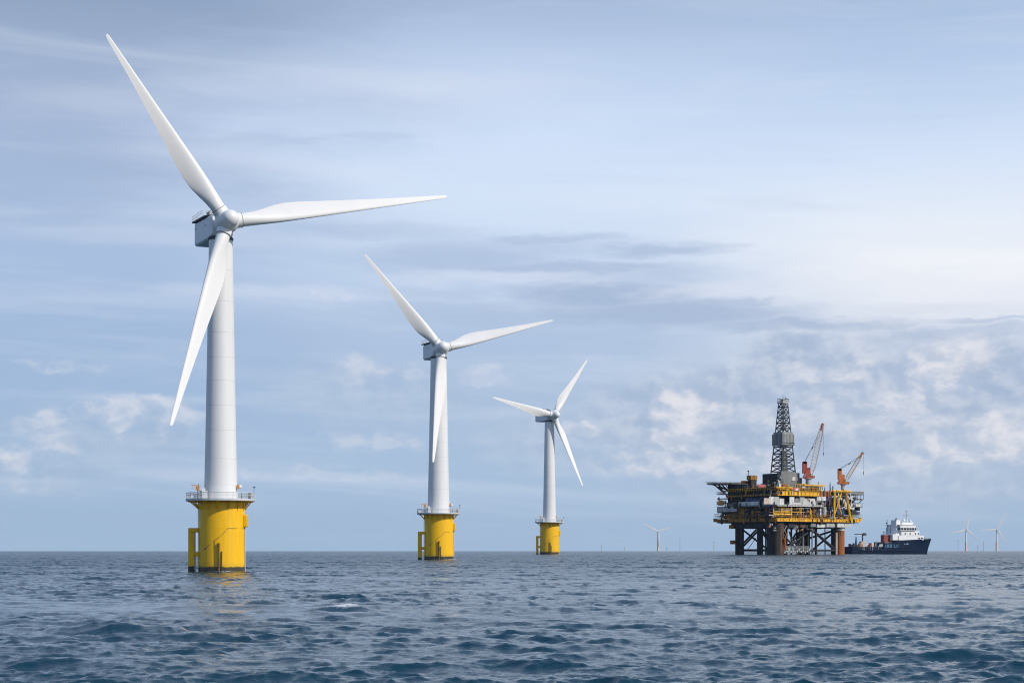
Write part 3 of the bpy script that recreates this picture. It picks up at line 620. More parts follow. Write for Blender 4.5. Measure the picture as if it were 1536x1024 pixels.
# drilling risers and caissons under the deck
for i in range(30):
    a = rnd.uniform(12, 76); b = rnd.uniform(2, 50); r = rnd.choice((.6, .8, 1.0, 1.5, 1.8))
    rp(MB().tube((a, b, -3), (a, b, 44), r, n=8), 'riser', M[rnd.choice(('steel', 'steel', 'rust_dark', 'grey'))])
for i in range(18):
    a = rnd.uniform(10, 56); b = rnd.uniform(0, 40); z = rnd.uniform(8, 24); a2 = a + rnd.uniform(-16, 16)
    rp(MB().tube((a, b, z), (a2, b + rnd.uniform(-4, 4), z + rnd.uniform(10, 18)), rnd.choice((.5, .7, 1.0)), n=6), 'pipe', M[rnd.choice(('steel', 'steel', 'grey', 'rust_dark'))])
rp(MB().tube((8, -4, 43), (14, -6, 30), .8, n=6).tube((14, -6, 30), (8, -4, 16), .8, n=6).tube((6, -11, 24), (9, -8, 8), 2.0, n=8), 'pipe', M['rust'])
bld = MB().path([(30 * math.cos(t) * .5 + 2, 30, 6 + 26 * math.sin(t)) for t in [i * math.pi / 2 / 8 for i in range(9)]], .5)
rp(bld, 'hose', M['steel'])
bl2 = MB().path([(0, 68 - 22 * math.sin(t), 6 + 20 * math.sin(t) - 0 * t) for t in [i * math.pi / 2 / 8 for i in range(9)]], .45); rp(bl2, 'hose', M['steel'])
# spider walkway just above the sea
sw = MB()
for z in (5.5, 9, 12):
    for b in (-2, 14): sw.tube((14, b, z), (64, b, z), .5, n=5)
for i in range(13):
    a = 14 + i * 4.1
    for b in (-2, 14): sw.tube((a, b, 1.5 + (i % 3)), (a, b, 12), .45, n=5)
    sw.box(a - 1.2, a + 1.2, -3, -1.5, 2 + (i * 7 % 5), 4.5 + (i * 7 % 5))
rp(sw, 'spider_deck', M['grey_light'])
# underdeck girders
ud = MB()
for b in (-2, 22, 48, 72, 96, bL + 2): ud.box(-6, aR + 6, b - 1.5, b + 1.5, 40, 49)
for a in (-4, 24, 52, 82, aR + 4): ud.box(a - 1.5, a + 1.5, -5, bL + 5, 40.4, 48.8)
ud.box(-2, aR + 3, 1, bL, 44, 48.5)
rp(ud, 'deck_girders', M['steel'])
for (px0, px1, z0, z1, m) in ((1226, 1238, 41.5, 46, 'rwhite'), (1240, 1252, 42, 48, 'grey_light'), (1256, 1276, 42, 48.6, 'rwhite'), (1183, 1192, 41, 46, 'steel'), (1200, 1212, 41, 45, 'rust_dark'), (1216, 1224, 42, 47, 'grey')):
    rp(MB().box(A_(px0, -9), A_(px1, -9), -9, -4, z0, z1), 'underdeck_tank', M[m])
for i in range(12):
    a = rnd.uniform(0, 60); rp(MB().tube((a, -6, 40 + rnd.uniform(-5, 3)), (a + rnd.uniform(3, 9), -6, 44), rnd.choice((.6, .9)), n=6), 'pipe', M[rnd.choice(('grey', 'steel', 'grey_light'))])
# main decks
a0, a1, b0, b1 = -9.0, A_(1288, -10), -10.0, 127.0
def slab(z0, z1, mat, name='deck', A=(a0, a1), Bb=(b0, b1)): return rp(MB().box(A[0], A[1], Bb[0], Bb[1], z0, z1), name, M[mat])
def edge(z0, z1, mat, A=(a0, a1), Bb=(b0, b1), sides='fl', t=1.2, name='edge_girder', ribs=6):
    for s in sides:
        m = MB()
        if s == 'f':
            m.box(A[0] - .3, A[1] + .3, Bb[0] - t, Bb[0] - .02, z0, z1)
            n_ = int((A[1] - A[0]) / ribs)
            for i in range(n_ + 1): q = A[0] + i * ribs; m.box(q, q + .7, Bb[0] - t - .7, Bb[0] - t, z0 + .2, z1 - .2)
            m.box(A[0], A[1], Bb[0] - t - .9, Bb[0] - t, z1 - .6, z1 + .05); m.box(A[0], A[1], Bb[0] - t - .9, Bb[0] - t, z0 - .05, z0 + .5)
        elif s == 'l':
            m.box(A[0] - t, A[0] - .02, Bb[0] - .3, Bb[1] + .3, z0, z1)
            n_ = int((Bb[1] - Bb[0]) / ribs)
            for i in range(n_ + 1): q = Bb[0] + i * ribs; m.box(A[0] - t - .7, A[0] - t, q, q + .7, z0 + .2, z1 - .2)
        rp(m, name, M[mat])
def rails(z0, h, mat, A=(a0, a1), Bb=(b0, b1), sides='flrb', step=4.0, r=.28):
    segs = {'f': ((A[0], Bb[0]), (A[1], Bb[0])), 'b': ((A[0], Bb[1]), (A[1], Bb[1])), 'l': ((A[0], Bb[0]), (A[0], Bb[1])), 'r': ((A[1], Bb[0]), (A[1], Bb[1]))}
    m = MB()
    for s in sides:
        p, q = segs[s]; L = math.hypot(q[0] - p[0], q[1] - p[1]); n_ = max(2, int(L / step))
        for f in (.5, 1.0): m.tube((*p, z0 + h * f), (*q, z0 + h * f), r, n=4)
        for i in range(n_ + 1):
            u = i / n_; x, y = p[0] + (q[0] - p[0]) * u, p[1] + (q[1] - p[1]) * u; m.tube((x, y, z0), (x, y, z0 + h), r, n=4)
    rp(m, 'railing', M[mat])
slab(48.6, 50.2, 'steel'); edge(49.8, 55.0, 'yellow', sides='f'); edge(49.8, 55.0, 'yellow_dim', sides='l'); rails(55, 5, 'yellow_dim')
# far left gallery and right gallery at the lower deck
gA = (-9, 14); gB = (b1, b1 + 22)
slab(50.6, 53, 'yellow_dim', 'gallery', (-9, 8), (b1, b1 + 8)); edge(51, 56, 'yellow_dim', (-9, 8), (b1, b1 + 8), 'l'); rails(56, 7, 'galv', (-9, 8), (b1, b1 + 8), 'lb')
slab(52, 54, 'yellow', 'gallery', (a1, a1 + 5), (-10, 40)); edge(52, 57, 'yellow', (a1, a1 + 5), (-10, 40), 'f'); rails(58, 6, 'galv', (a1, a1 + 5), (-10, 40), 'fr')
# dark module cores between the decks (recessed), each with its own bays
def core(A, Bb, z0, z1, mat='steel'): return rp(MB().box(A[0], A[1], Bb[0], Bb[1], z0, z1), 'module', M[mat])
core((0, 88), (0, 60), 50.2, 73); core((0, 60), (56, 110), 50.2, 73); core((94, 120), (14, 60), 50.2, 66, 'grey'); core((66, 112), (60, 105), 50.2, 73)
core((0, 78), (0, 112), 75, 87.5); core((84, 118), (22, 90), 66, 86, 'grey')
# mid deck
mA = (a0, A_(1232, -10)); mB = (b0, 110.0)
slab(73, 75, 'steel', 'deck', mA, mB); edge(72.6, 75.2, 'rwhite', mA, mB, 'f', 1.4); edge(72.6, 75.0, 'grey', mA, mB, 'l')
n_ = 10
for i in range(n_):
    p0 = A_(1146 + i * 7.6, b0); p1 = A_(1146 + (i + 1) * 7.6 - .5, b0)
    if i in (4, 8): continue
    rp(MB().box(p0, p1, b0 - .6, b0 + .6, 75.2, 86.5 if i % 3 else 84), 'wind_wall', M[('boom', 'rwhite', 'grey_light', 'rwhite', 'rwhite', 'rwhite', 'grey', 'grey_light', 'rwhite', 'rwhite')[i]])
tp_ = MB().add([(A_(1190, -12), -12, 75.4), (A_(1224, -12), -12, 75.4), (A_(1222, -7), -7, 86), (A_(1195, -7), -7, 86), (A_(1190, -9), -9, 75.4), (A_(1224, -9), -9, 75.4)], [(0, 1, 2, 3), (0, 3, 4), (1, 5, 2), (4, 5, 1, 0), (3, 2, 5, 4)])
rp(tp_, 'sloping_window', M['grey_light'])
wl = MB()
wl.box(a0 - .6, a0 + .6, 6, 76, 75, 80.5); rp(wl, 'wind_wall', M['rwhite'])
rp(MB().box(a0 - .5, a0 + .5, 12, 60, 80.6, 86.5), 'wind_wall', M['blue'])
rp(MB().box(a0 - 1, a0 + 4, 80, 127, 66, 74.5), 'balcony_panel', M['grey_light']); rails(74.5, 4, 'galv', (a0 - 1, 4), (80, 127), 'l')
slab(64.5, 66.2, 'steel', 'gallery', (a0, 10), (78, 127))
# upper deck
uA = (a0, A_(1228, -10)); uB = (b0, 104.0)
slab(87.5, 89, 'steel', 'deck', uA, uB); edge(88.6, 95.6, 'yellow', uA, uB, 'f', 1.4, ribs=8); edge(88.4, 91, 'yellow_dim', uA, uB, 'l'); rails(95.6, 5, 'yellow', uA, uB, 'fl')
core((-2, 60), (2, 94), 89, 100, 'steel')
edge(99.6, 101.6, 'yellow', (uA[0], A_(1190, -8)), (-6, 86), 'f', .8); slab(99, 100.4, 'steel', 'deck', (uA[0], A_(1212, -6)), (-6, 96))
# support column block under the helideck
core((-4, 22), (76, 108), 75, 108); core((-2, 18), (60, 78), 89, 106, 'grey')
for z in (79, 86, 93, 98): slab(z, z + 1.2, 'grey', 'gallery', (a0 - 2, 6), (103, 126 if z < 94 else 114))
rails(93, 4, 'galv', (a0 - 2, 6), (103, 126), 'lb'); rails(79, 4, 'galv', (a0 - 2, 6), (103, 126), 'lb')
# helideck
hd = MB(); hcb = 116.0; hcx = A_(1087.5, hcb)
octo = [(hcx + 28.5 * math.cos(R_(22.5 + 45 * i)), hcb + 28.5 * math.sin(R_(22.5 + 45 * i))) for i in range(8)]
hd.prism(octo, 108.8, 111)
hdo = rp(hd, 'helideck', M['grey'])
hn = MB()
for i in range(8):
    p, q = octo[i], octo[(i + 1) % 8]; c = Vector((hcx, hcb))
    for f in (0, .33, .66):
        x, y = p[0] + (q[0] - p[0]) * f, p[1] + (q[1] - p[1]) * f; hn.tube((x, y, 109), (x + (x - hcx) * .07, y + (y - hcb) * .07, 112), .3, n=4)
    f = 1.07; hn.tube((hcx + (p[0] - hcx) * f, hcb + (p[1] - hcb) * f, 112), (hcx + (q[0] - hcx) * f, hcb + (q[1] - hcb) * f, 112), .35, n=4)
rp(hn, 'safety_net', M['grey_light'], hdo)
for i in range(6):
    a = hcx - 8 + i * 4; rp(MB().tube((a, 132 + (i % 2) * 5, 108.8), (a + 2, 108, 96 - (i % 3) * 5), .9, n=6), 'strut', M['steel'], hdo)
for i in range(4):
    a = hcx - 16 + i * 3; rp(MB().tube((a, 128 - i * 7, 108.8), (-3, 104, 98), .7, n=6), 'strut', M['steel'], hdo)
# antenna mast and turret house at its edge
rp(MB().tube((A_(1122.5, 62), 62, 108), (A_(1122.5, 62), 62, 129), .5, n=6).box(A_(1122.5, 62) - 1.2, A_(1122.5, 62) + 1.2, 61, 63, 127, 128.5), 'antenna', M['steel'])
rp(MB().box(A_(1127, 56), A_(1135, 56), 56, 64, 100, 114), 'control_cabin', M['steel']); rp(MB().box(A_(1126.5, 55), A_(1136, 55), 55, 65, 114, 121), 'control_cabin', M['yellow_dim'])
rp(MB().box(A_(1113, 70), A_(1126, 70), 68, 72, 108, 113), 'equipment_skid', M['corange'])
# drill floor
df = MB().box(30, 62, 34, 66, 100, 124); rp(df, 'drill_floor', M['steel'])
rp(MB().box(A_(1172, 24), A_(1188, 24), 24, 33.8, 102, 127), 'drill_house', M['grey'])
dh = MB().prism([(A_(1186, 30), 30), (A_(1203, 30), 30), (A_(1203, 30), 46), (A_(1186, 30), 46)], 102, 118); dh.box(A_(1186, 31), A_(1199, 31), 30.5, 46, 118, 125.5)
rp(dh, 'drill_house', M['grey'])
rp(MB().box(A_(1187, 29), A_(1193, 29), 29, 29.9, 113, 119), 'panel', M['rwhite'])
for i in range(16):
    p = rnd.uniform(1146, 1172); z = rnd.uniform(101, 118); rp(MB().box(A_(p, 22), A_(p + rnd.uniform(1.5, 4), 22), 20, 24, z, z + rnd.uniform(1.5, 5)), 'drill_equipment', M[rnd.choice(('steel', 'grey', 'rust_dark', 'grey_light'))])
# derrick: four tapering corner posts with lattice, plus the racking-board house
ca, cb_ = 44.0, 50.0; ca = A_(1174.7, cb_)
def half(z): return 13.2 - (z - 124) * (13.2 - 4.8) / (228 - 124)
def rpz(mb, *q):
    mb.v = [(x, y, 122 + (z - 122) * 1.0 + z * (far(ca, cb_) - 1)) for x, y, z in mb.v]; return rp(mb, *q)
DZ = far(ca, cb_); dk = MB(); levels = [124, 133, 142, 151, 161, 181, 189, 197, 205, 213, 221, 228]
for sa in (-1, 1):
    for sb in (-1, 1): dk.tube((ca + sa * half(124), cb_ + sb * half(124), 122), (ca + sa * half(228), cb_ + sb * half(228), 228), .95, .7, n=6)
for z0, z1 in zip(levels, levels[1:]):
    h0, h1 = half(z0), half(z1); cs0 = [(-1, -1), (1, -1), (1, 1), (-1, 1)]
    for i in range(4):
        p, q = cs0[i], cs0[(i + 1) % 4]
        P = lambda c, h, z: (ca + c[0] * h, cb_ + c[1] * h, z)
        dk.tube(P(p, h0, z0), P(q, h0, z0), .6, n=4); dk.tube(P(p, h0, z0), P(q, h1, z1), .65, n=4); dk.tube(P(q, h0, z0), P(p, h1, z1), .65, n=4)
dko = rpz(dk, 'derrick', M['derrick'])
hb_ = half(171) + 2.6
rpz(MB().box(ca - hb_, ca + hb_, cb_ - hb_, cb_ + hb_, 163, 180).box(ca - hb_ + 1.5, ca + hb_ - 1.5, cb_ - hb_ + 1.5, cb_ + hb_ - 1.5, 180, 183), 'racking_board', paint('racking_board_grey', (0.29, 0.30, 0.29), 0.6, 0.25, 0.3, rust=0.2), dko)
rb = MB()
for i in range(8):
    q = ca - hb_ + (i + .5) * hb_ / 4; rb.box(q, q + .3, cb_ - hb_ - .35, cb_ - hb_, 163, 180)
    q = cb_ - hb_ + (i + .5) * hb_ / 4; rb.box(ca - hb_ - .35, ca - hb_, q, q + .3, 163, 180)
for z in (163.2, 166.5): rb.box(ca - hb_ - .6, ca + hb_ + .6, cb_ - hb_ - .6, cb_ - hb_ - .36, z, z + .8)
rpz(rb, 'panel_ribs', M['derrick'], dko)
ct = half(228)
rpz(MB().box(ca - ct - 1.8, ca + ct + 1.8, cb_ - ct - 1.8, cb_ + ct + 1.8, 226.5, 228.5).box(ca - 3, ca + 3, cb_ - 3, cb_ + 3, 228.5, 232), 'crown_block', M['grey_light'], dko)
cr = MB()
for sa in (-1, 1):
    for sb in (-1, 1): cr.tube((ca + sa * (ct + 1.5), cb_ + sb * (ct + 1.5), 228), (ca + sa * (ct + 1.5), cb_ + sb * (ct + 1.5), 233), .35, n=4)
for z in (230.5, 233):
    for i in range(4):
        c4 = [(-1, -1), (1, -1), (1, 1), (-1, 1)]; p, q = c4[i], c4[(i + 1) % 4]; cr.tube((ca + p[0] * (ct + 1.5), cb_ + p[1] * (ct + 1.5), z), (ca + q[0] * (ct + 1.5), cb_ + q[1] * (ct + 1.5), z), .3, n=4)
cr.tube((ca - 3, cb_ - 3, 230), (ca - 3, cb_ - 3, 237.5), .4, n=4).tube((ca + 3, cb_ - 2, 230), (ca + 3, cb_ - 2, 236.5), .4, n=4)
rpz(cr, 'crown_railing', M['derrick'], dko)
rpz(MB().box(ca - 4.4, ca + 3.4, cb_ - 6, cb_ + 1, 124, 156), 'stand_pipes', M['grey'], dko)
rpz(MB().tube((ca, cb_, 140), (ca, cb_, 226), .7, n=6).box(ca - 1.6, ca + 1.6, cb_ - 1.6, cb_ + 1.6, 186, 194), 'travelling_block', M['steel'], dko)
# cranes
X_ = Vector((C_, -S_, 0))                                  # picture-right in platform axes
Yd = Vector((S_, C_, 0))
def crane(px, b, z_ped, z_house, z_top, tip, mat_h, ped_r, heel, hook_z, mast_w, boom_w):
    base = Vector((A_(px, b), b, 0)); fq = far(base.x, b)
    z_ped, z_house, z_top, hook_z = z_ped * fq, z_house * fq, z_top * fq, hook_z * fq; tip = (px + (tip[0] - px) * fq, tip[1] * fq); heel = (heel[0], heel[1] * fq)
    c = rp(MB().lathe([(z_ped, ped_r), (z_house, ped_r), (z_house + .5, ped_r * 1.5), (z_house + 1.5, ped_r * 1.5)], 16, Matrix.Translation(base)), 'crane', M['grey_light'])
    def at(dx, z, dy=0.0): return base + X_ * dx + Yd * dy + Vector((0, 0, z))
    def bx(mb, x0, x1, y0, y1, z0, z1):
        p = [at(x, z, y) for z in (z0, z1) for y in (y0, y1) for x in (x0, x1)]; return mb.add(p, [(0, 2, 3, 1), (4, 5, 7, 6), (0, 1, 5, 4), (2, 6, 7, 3), (0, 4, 6, 2), (1, 3, 7, 5)])
    hs = MB(); bx(hs, -8, 9, -5, 5, z_house + 1.5, z_house + 5); bx(hs, -6.5, 2.5, -4, 4, z_house + 5, z_house + 10)
    rp(hs, 'crane_house', M[mat_h], c)
    ms = MB(); bx(ms, -mast_w - 2, -2.2, -3, -1.8, z_house + 9, z_top); bx(ms, -mast_w - 2, -2.2, 1.8, 3, z_house + 9, z_top); bx(ms, -mast_w - 1.5, -3, -3, 3, z_top - 3, z_top + .5); bx(ms, -2.2, 2.2, -2, 2, z_house + 10, z_top - 9)
    rp(ms, 'crane_mast', M[mat_h], c)
    rp((lambda m: bx(m, 3, 6.5, -5, -1, z_house + 5, z_house + 9))(MB()), 'crane_cab', M['rwhite'], c)
    p0, p1 = at(heel[0], heel[1]), at(tip[0] - px, tip[1]); ax = (p1 - p0); L = ax.length; ax.normalize(); u = Yd; v = ax.cross(u).normalized()
    bm = MB(); n_ = 15
    def wd(t): return boom_w * (0.45 + 0.55 * min(1, t / .12)) * (1 if t < .75 else 1 - (t - .75) / .25 * .6)
    for i in range(n_):
        t0, t1 = i / n_, (i + 1) / n_; cs0 = [(-1, -1), (1, -1), (1, 1), (-1, 1)]
        Q = lambda c_, t: p0 + ax * L * t + (v * c_[0] + u * c_[1]) * wd(t) / 2
        for j in range(4):
            bm.tube(Q(cs0[j], t0), Q(cs0[j], t1), .34, n=4); k_ = (j + 1) % 4
            bm.tube(Q(cs0[j], t0), Q(cs0[k_], t1), .2, n=3); bm.tube(Q(cs0[j], t1), Q(cs0[k_], t1), .2, n=3)
    bo = rp(bm, 'boom', M['boom'], c)
    hdm = MB(); q = p1; hdm.tube(q - Yd * 1.6, q + Yd * 1.6, 2.0, n=10).tube(q - ax * 9, q, 1.6, 1.2, n=6).tube(q, q + X_ * 3.2, 1.0, .5, n=6)
    rp(hdm, 'boom_head', M[mat_h], c)
    top = at(-mast_w / 2 - 2, z_top)
    ln = MB().tube(top - Yd * 1.5, p0 + ax * L * .8 - Yd, .22, n=4).tube(top + Yd * 1.5, p0 + ax * L * .92 + Yd, .22, n=4)
    mid_ = top.lerp(p0 + ax * L * .8, .5); ln.tube(mid_ - (p0 + ax * L * .8 - top).normalized() * 2, mid_ + (p0 + ax * L * .8 - top).normalized() * 2, .7, n=5)
    rp(ln, 'pendant_line', M['steel'], c)
    hx = p1 + X_ * 2.0; hk = MB().tube(hx, Vector((hx.x, hx.y, hook_z)), .2, n=4).tube(Vector((hx.x, hx.y, hook_z + 5)), Vector((hx.x, hx.y, hook_z)), .7, .3, n=6)
    rp(hk, 'hook_line', M['steel'], c)
crane(1212.5, 20, 88, Z(718), Z(692), (1233.5, Z(636)), 'red', 4.2, (5, Z(709)), Z(683), 7, 7.2)
crane(1264.5, 6, 96, Z(727), Z(702.5), (1293.5, Z(679)), 'corange', 3.2, (4.5, Z(720)), Z(712), 6, 5.0)
# yellow trestle that carries the second crane
tb = MB(); fb_ = -13.0
for (p, q, r) in (((1251, 55), (1252, 97), 1.5), ((1276, 53), (1268.5, 96), 1.9), ((1252, 62), (1262, 94), 1.2), ((1262, 62), (1252.5, 92), 1.0), ((1249, 97), (1276, 97), 1.8), ((1268, 96), (1264, 99), 2.2)):
    tb.tube((A_(p[0], fb_), fb_, p[1]), (A_(q[0], fb_), fb_, q[1]), r, n=6)
for (p, q, r) in (((1258, 55), (1258, 97), 1.5), ((1278, 55), (1274, 97), 1.5), ((1258, 97), (1274, 97), 1.5)):
    tb.tube((A_(p[0], 12), 12, p[1]), (A_(q[0], 12), 12, q[1]), r, n=6)
for px in (1251, 1269): tb.tube((A_(px, fb_), fb_, 97), (A_(px + 7, 12), 12, 97), 1.3, n=6)
rp(tb, 'crane_trestle', M['yellow'])
# right-hand accommodation block and lifeboat platform
rp(MB().box(A_(1257, -4), A_(1279, -4), -4, 30, 70, 88.5), 'cabin', M['rwhite'])
for (p, q, z0, z1) in ((1260, 1265, 76, 84), (1270, 1277, 78, 85)): rp(MB().box(A_(p, -4.2), A_(q, -4.2), -4.3, -3.9, z0, z1), 'cabin_window', M['steel'])
slab(70.2, 72.2, 'rwhite', 'gallery', (A_(1257, -7), A_(1282, -7)), (-7, 30))
rp(MB().box(A_(1255, -8), A_(1269, -8), -8, -4, 61, 69), 'tarpaulin_shelter', M['blue'])
rp(MB().box(A_(1277, -6), A_(1290, -6), -6, 20, 62, 66).box(A_(1278, -5), A_(1285, -5), -5, 10, 66, 69), 'equipment_skid', M['steel'])
hp2 = MB().box(A_(1270, 0), A_(1296, 0), 0, 44, 92.5, 98); hp2.box(A_(1274, 4), A_(1293, 4), 4, 40, 85, 87); rp(hp2, 'laydown_deck', M['grey'])
l2 = MB()
for px in (1276, 1281, 1286, 1291, 1295): l2.tube((A_(px, 0), 0, 85), (A_(px, 0), 0, 93), .5, n=4)
for px in (1276, 1286): l2.tube((A_(px, 4), 4, 78), (A_(px + 8, 2), 2, 86), .7, n=4)
rp(l2, 'strut', M['steel'])
rails(74, 6, 'galv', (A_(1282, -7), A_(1294, -7)), (-7, 20), 'fr', 3.0)
slab(72.8, 74, 'grey', 'gallery', (A_(1279, -7), A_(1294, -7)), (-7, 20))
rp(MB().box(A_(1284, -8), A_(1291, -8), -8, -2, 74, 78), 'locker', M['rwhite'])
# right middle: white tanks, panels
rp(MB().box(A_(1226, -11), A_(1239, -11), -11, -6, 82, 88), 'panel', M['rwhite'])
for (px, r, z0, z1, m) in ((1229, 3.2, 58, 70, 'rwhite'), (1236, 3.6, 58, 73, 'grey_light'), (1233, 2.2, 72, 81, 'boom'), (1243, 2.4, 58, 82, 'steel'), (1247, 1.6, 58, 86, 'blue')):
    rp(MB().lathe([(z0, r), (z1 - 1, r), (z1, r * .6)], 14, Matrix.Translation((A_(px, -6), -6, 0))), 'tank', M[m])
# yellow house over the upper deck
yh = MB()
for px in (1219, 1231): yh.tube((A_(px, -8), -8, 88), (A_(px, -8), -8, 104), .9, n=5)
yh.box(A_(1207, -10), A_(1238, -10), -10, 8, 104, 106); rp(yh, 'canopy', M['yellow'])
rp(MB().box(A_(1221, -6), A_(1229, -6), -6, 4, 95, 103), 'control_cabin', M['rust_dark'])
rp(MB().box(A_(1232, -8), A_(1248, -8), -8, 2, 88, 97), 'equipment_skid', M['rust'])
rp(MB().tube((A_(1244, -6), -6, 96), (A_(1244, -6), -6, 108), .4, n=4), 'antenna', M['steel'])
rp(MB().lathe([(102, 2.0), (105, 2.4), (107, 1.0)], 12, Matrix.Translation((A_(1199.5, -6), -6, 0))), 'satellite_dome', M['rwhite'])
fy = MB()
for i in range(7): fy.tube((A_(1194 + i * 2.4, -9), -9, 100), (A_(1194 + i * 2.4, -9), -9, 106.5), .45, n=4)
fy.tube((A_(1194, -9), -9, 106.5), (A_(1209, -9), -9, 106.5), .5, n=4); rp(fy, 'pipe_rack', M['yellow'])
# yellow module frames on both faces between lower and mid decks
for i, px in enumerate((1160, 1170, 1187, 1201, 1215, 1224)):
    a = A_(px, -9.5); rp(MB().box(a, a + 1.4, -9.6, -8.4, 55, 72.6), 'module_frame', M['yellow' if i % 2 == 0 or i == 3 else 'steel'])
for i, b in enumerate((4, 14, 26, 38, 50, 64, 80, 94, 108)):
    rp(MB().box(-8.6, -7.4, b, b + 1.4, 55, 72.6), 'module_frame', M['yellow_dim' if i % 2 else 'steel'])
ty = MB()
for (p, q) in ((1188, 1201), (1160, 1186)): ty.tube((A_(p, -9), -9, 64), (A_(q, -9), -9, 64), .8, n=5)
ty.tube((A_(1160, -9), -9, 60.5), (A_(1187, -9), -9, 60.5), 1.5, n=8); rp(ty, 'pipe_rack', M['yellow'])
for (bq0, bq1, z0, z1) in ((66, 86, 58, 71), (86, 108, 56, 64), (28, 40, 56, 71), (6, 18, 56, 68), (44, 52, 57, 66)):
    rp(MB().box(-7.2, -3, bq0, bq1, z0, z1), 'equipment_skid', M['yellow_dim'])
# scattered process equipment along both faces and the roof
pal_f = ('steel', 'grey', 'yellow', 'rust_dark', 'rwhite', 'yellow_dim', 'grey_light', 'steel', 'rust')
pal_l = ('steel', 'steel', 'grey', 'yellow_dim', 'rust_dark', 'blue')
for i in range(74):
    px = rnd.uniform(1158, 1246); z = rnd.choice((55.5, 56, 60, 64, 66)); wq, hq = rnd.uniform(1, 4.5), rnd.uniform(1, 5)
    a = A_(px, -7); rp(MB().box(a, a + wq, -8 + rnd.uniform(0, 3), -2, z, min(z + hq, 72)), 'process_unit', M[rnd.choice(pal_f)])
for i in range(62):
    b = rnd.uniform(-4, 122); z = rnd.choice((55.5, 58, 62, 66)); wq, hq = rnd.uniform(2, 7), rnd.uniform(1.5, 6)
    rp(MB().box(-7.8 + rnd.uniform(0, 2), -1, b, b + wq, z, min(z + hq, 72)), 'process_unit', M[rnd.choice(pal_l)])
for i in range(70):
    px = rnd.uniform(1100, 1232); b = rnd.uniform(-5, 4) if px > 1150 else (1160 - px) / S_ * .9 + rnd.uniform(-4, 0); z = 89.2 if px > 1190 else rnd.choice((89.2, 100.5)); a = A_(px, b)
    if a < -8: a = -7.5
    wq, hq = rnd.uniform(1.5, 5.5), rnd.uniform(1.5, 7 if z > 95 else 6); rp(MB().box(a, a + wq, b, b + rnd.uniform(1.5, 5), z, z + hq), 'roof_unit', M[rnd.choice(pal_f if px > 1150 else pal_l + ('rwhite', 'rust'))])
for i in range(58):
    px = rnd.uniform(1152, 1250); z0 = rnd.choice((55.5, 75.2, 89)); a = A_(px, -9); rp(MB().tube((a, -9.2, z0), (a + rnd.uniform(-1, 1), -9.2, z0 + rnd.uniform(8, 17)), rnd.choice((.35, .5, .8)), n=6), 'pipe', M[rnd.choice(pal_f)])
for i in range(34):
    px = rnd.uniform(1152, 1225); z = rnd.uniform(57, 71); a = A_(px, -9); rp(MB().tube((a, -8.9, z), (a + rnd.uniform(8, 22), -8.9, z), rnd.choice((.35, .5, .7)), n=6), 'pipe', M[rnd.choice(pal_f)])
for i in range(16):
    b = rnd.uniform(0, 100); z = rnd.uniform(57, 71); rp(MB().tube((-8.8, b, z), (-8.8, b + rnd.uniform(8, 22), z), rnd.choice((.35, .5, .7)), n=6), 'pipe', M[rnd.choice(pal_l)])
# hoses, ladders, cable trays and lamps that break up the long edges
for i in range(40):
    px = rnd.uniform(1152, 1286); z0 = rnd.choice((47, 50, 71, 74, 88, 90)); a = A_(px, -12); h_ = rnd.uniform(3, 9)
    rp(MB().box(a, a + rnd.uniform(.6, 2.4), -12.6, -11.6, z0, z0 + h_), 'access_ladder' if i % 2 else 'cable_tray', M[rnd.choice(('steel', 'steel', 'rust_dark', 'grey', 'yellow_dim', 'rwhite'))])
for i in range(34):
    b = rnd.uniform(-6, 120); z0 = rnd.choice((47, 50, 71, 74, 84, 90)); rp(MB().box(-11.6, -10.6, b, b + rnd.uniform(.8, 3.5), z0, z0 + rnd.uniform(3, 10)), 'access_ladder' if i % 2 else 'cable_tray', M[rnd.choice(('steel', 'steel', 'steel', 'rust_dark', 'grey', 'yellow_dim'))])
for i in range(46):
    px = rnd.uniform(1150, 1244); a = A_(px, -5); z0 = rnd.uniform(34, 44); rp(MB().box(a, a + rnd.uniform(1, 5), -6.5, -4, z0, z0 + rnd.uniform(1, 4)), 'hanging_equipment', M[rnd.choice(('steel', 'steel', 'rust_dark', 'grey', 'grey_light', 'rust'))])
for i in range(26):
    px = rnd.uniform(1140, 1250); b = rnd.uniform(0, 30); a = A_(px, b); z0 = rnd.uniform(95, 101); rp(MB().tube((a, b, z0), (a + rnd.uniform(-1, 1), b, z0 + rnd.uniform(5, 14)), rnd.choice((.3, .4, .6)), n=5), 'vent_pipe', M[rnd.choice(('steel', 'grey', 'rust_dark', 'yellow_dim', 'rust'))])
for i in range(30):
    px = rnd.uniform(1232, 1288); a = A_(px, -4); z0 = rnd.choice((55, 58, 62, 68, 74, 80, 86)); rp(MB().box(a, a + rnd.uniform(1.5, 5), -6, 4, z0, z0 + rnd.uniform(1.5, 6)), 'deck_machinery', M[rnd.choice(('steel', 'steel', 'grey', 'rust_dark', 'grey_light', 'rwhite', 'yellow_dim', 'blue'))])
# faint red and white banner on the upper rail
rp(MB().box(A_(1190, -13), A_(1200, -13), -13.2, -12.9, 95.8, 100.2), 'banner', M['pinkred']); rp(MB().box(A_(1193, -13), A_(1197, -13), -13.45, -13.22, 96.4, 99.6), 'banner_patch', M['rwhite'])
rp(MB().box(A_(1136, 8), A_(1147, 8), 6, 8, 101, 105), 'roof_unit', M['pinkred'])
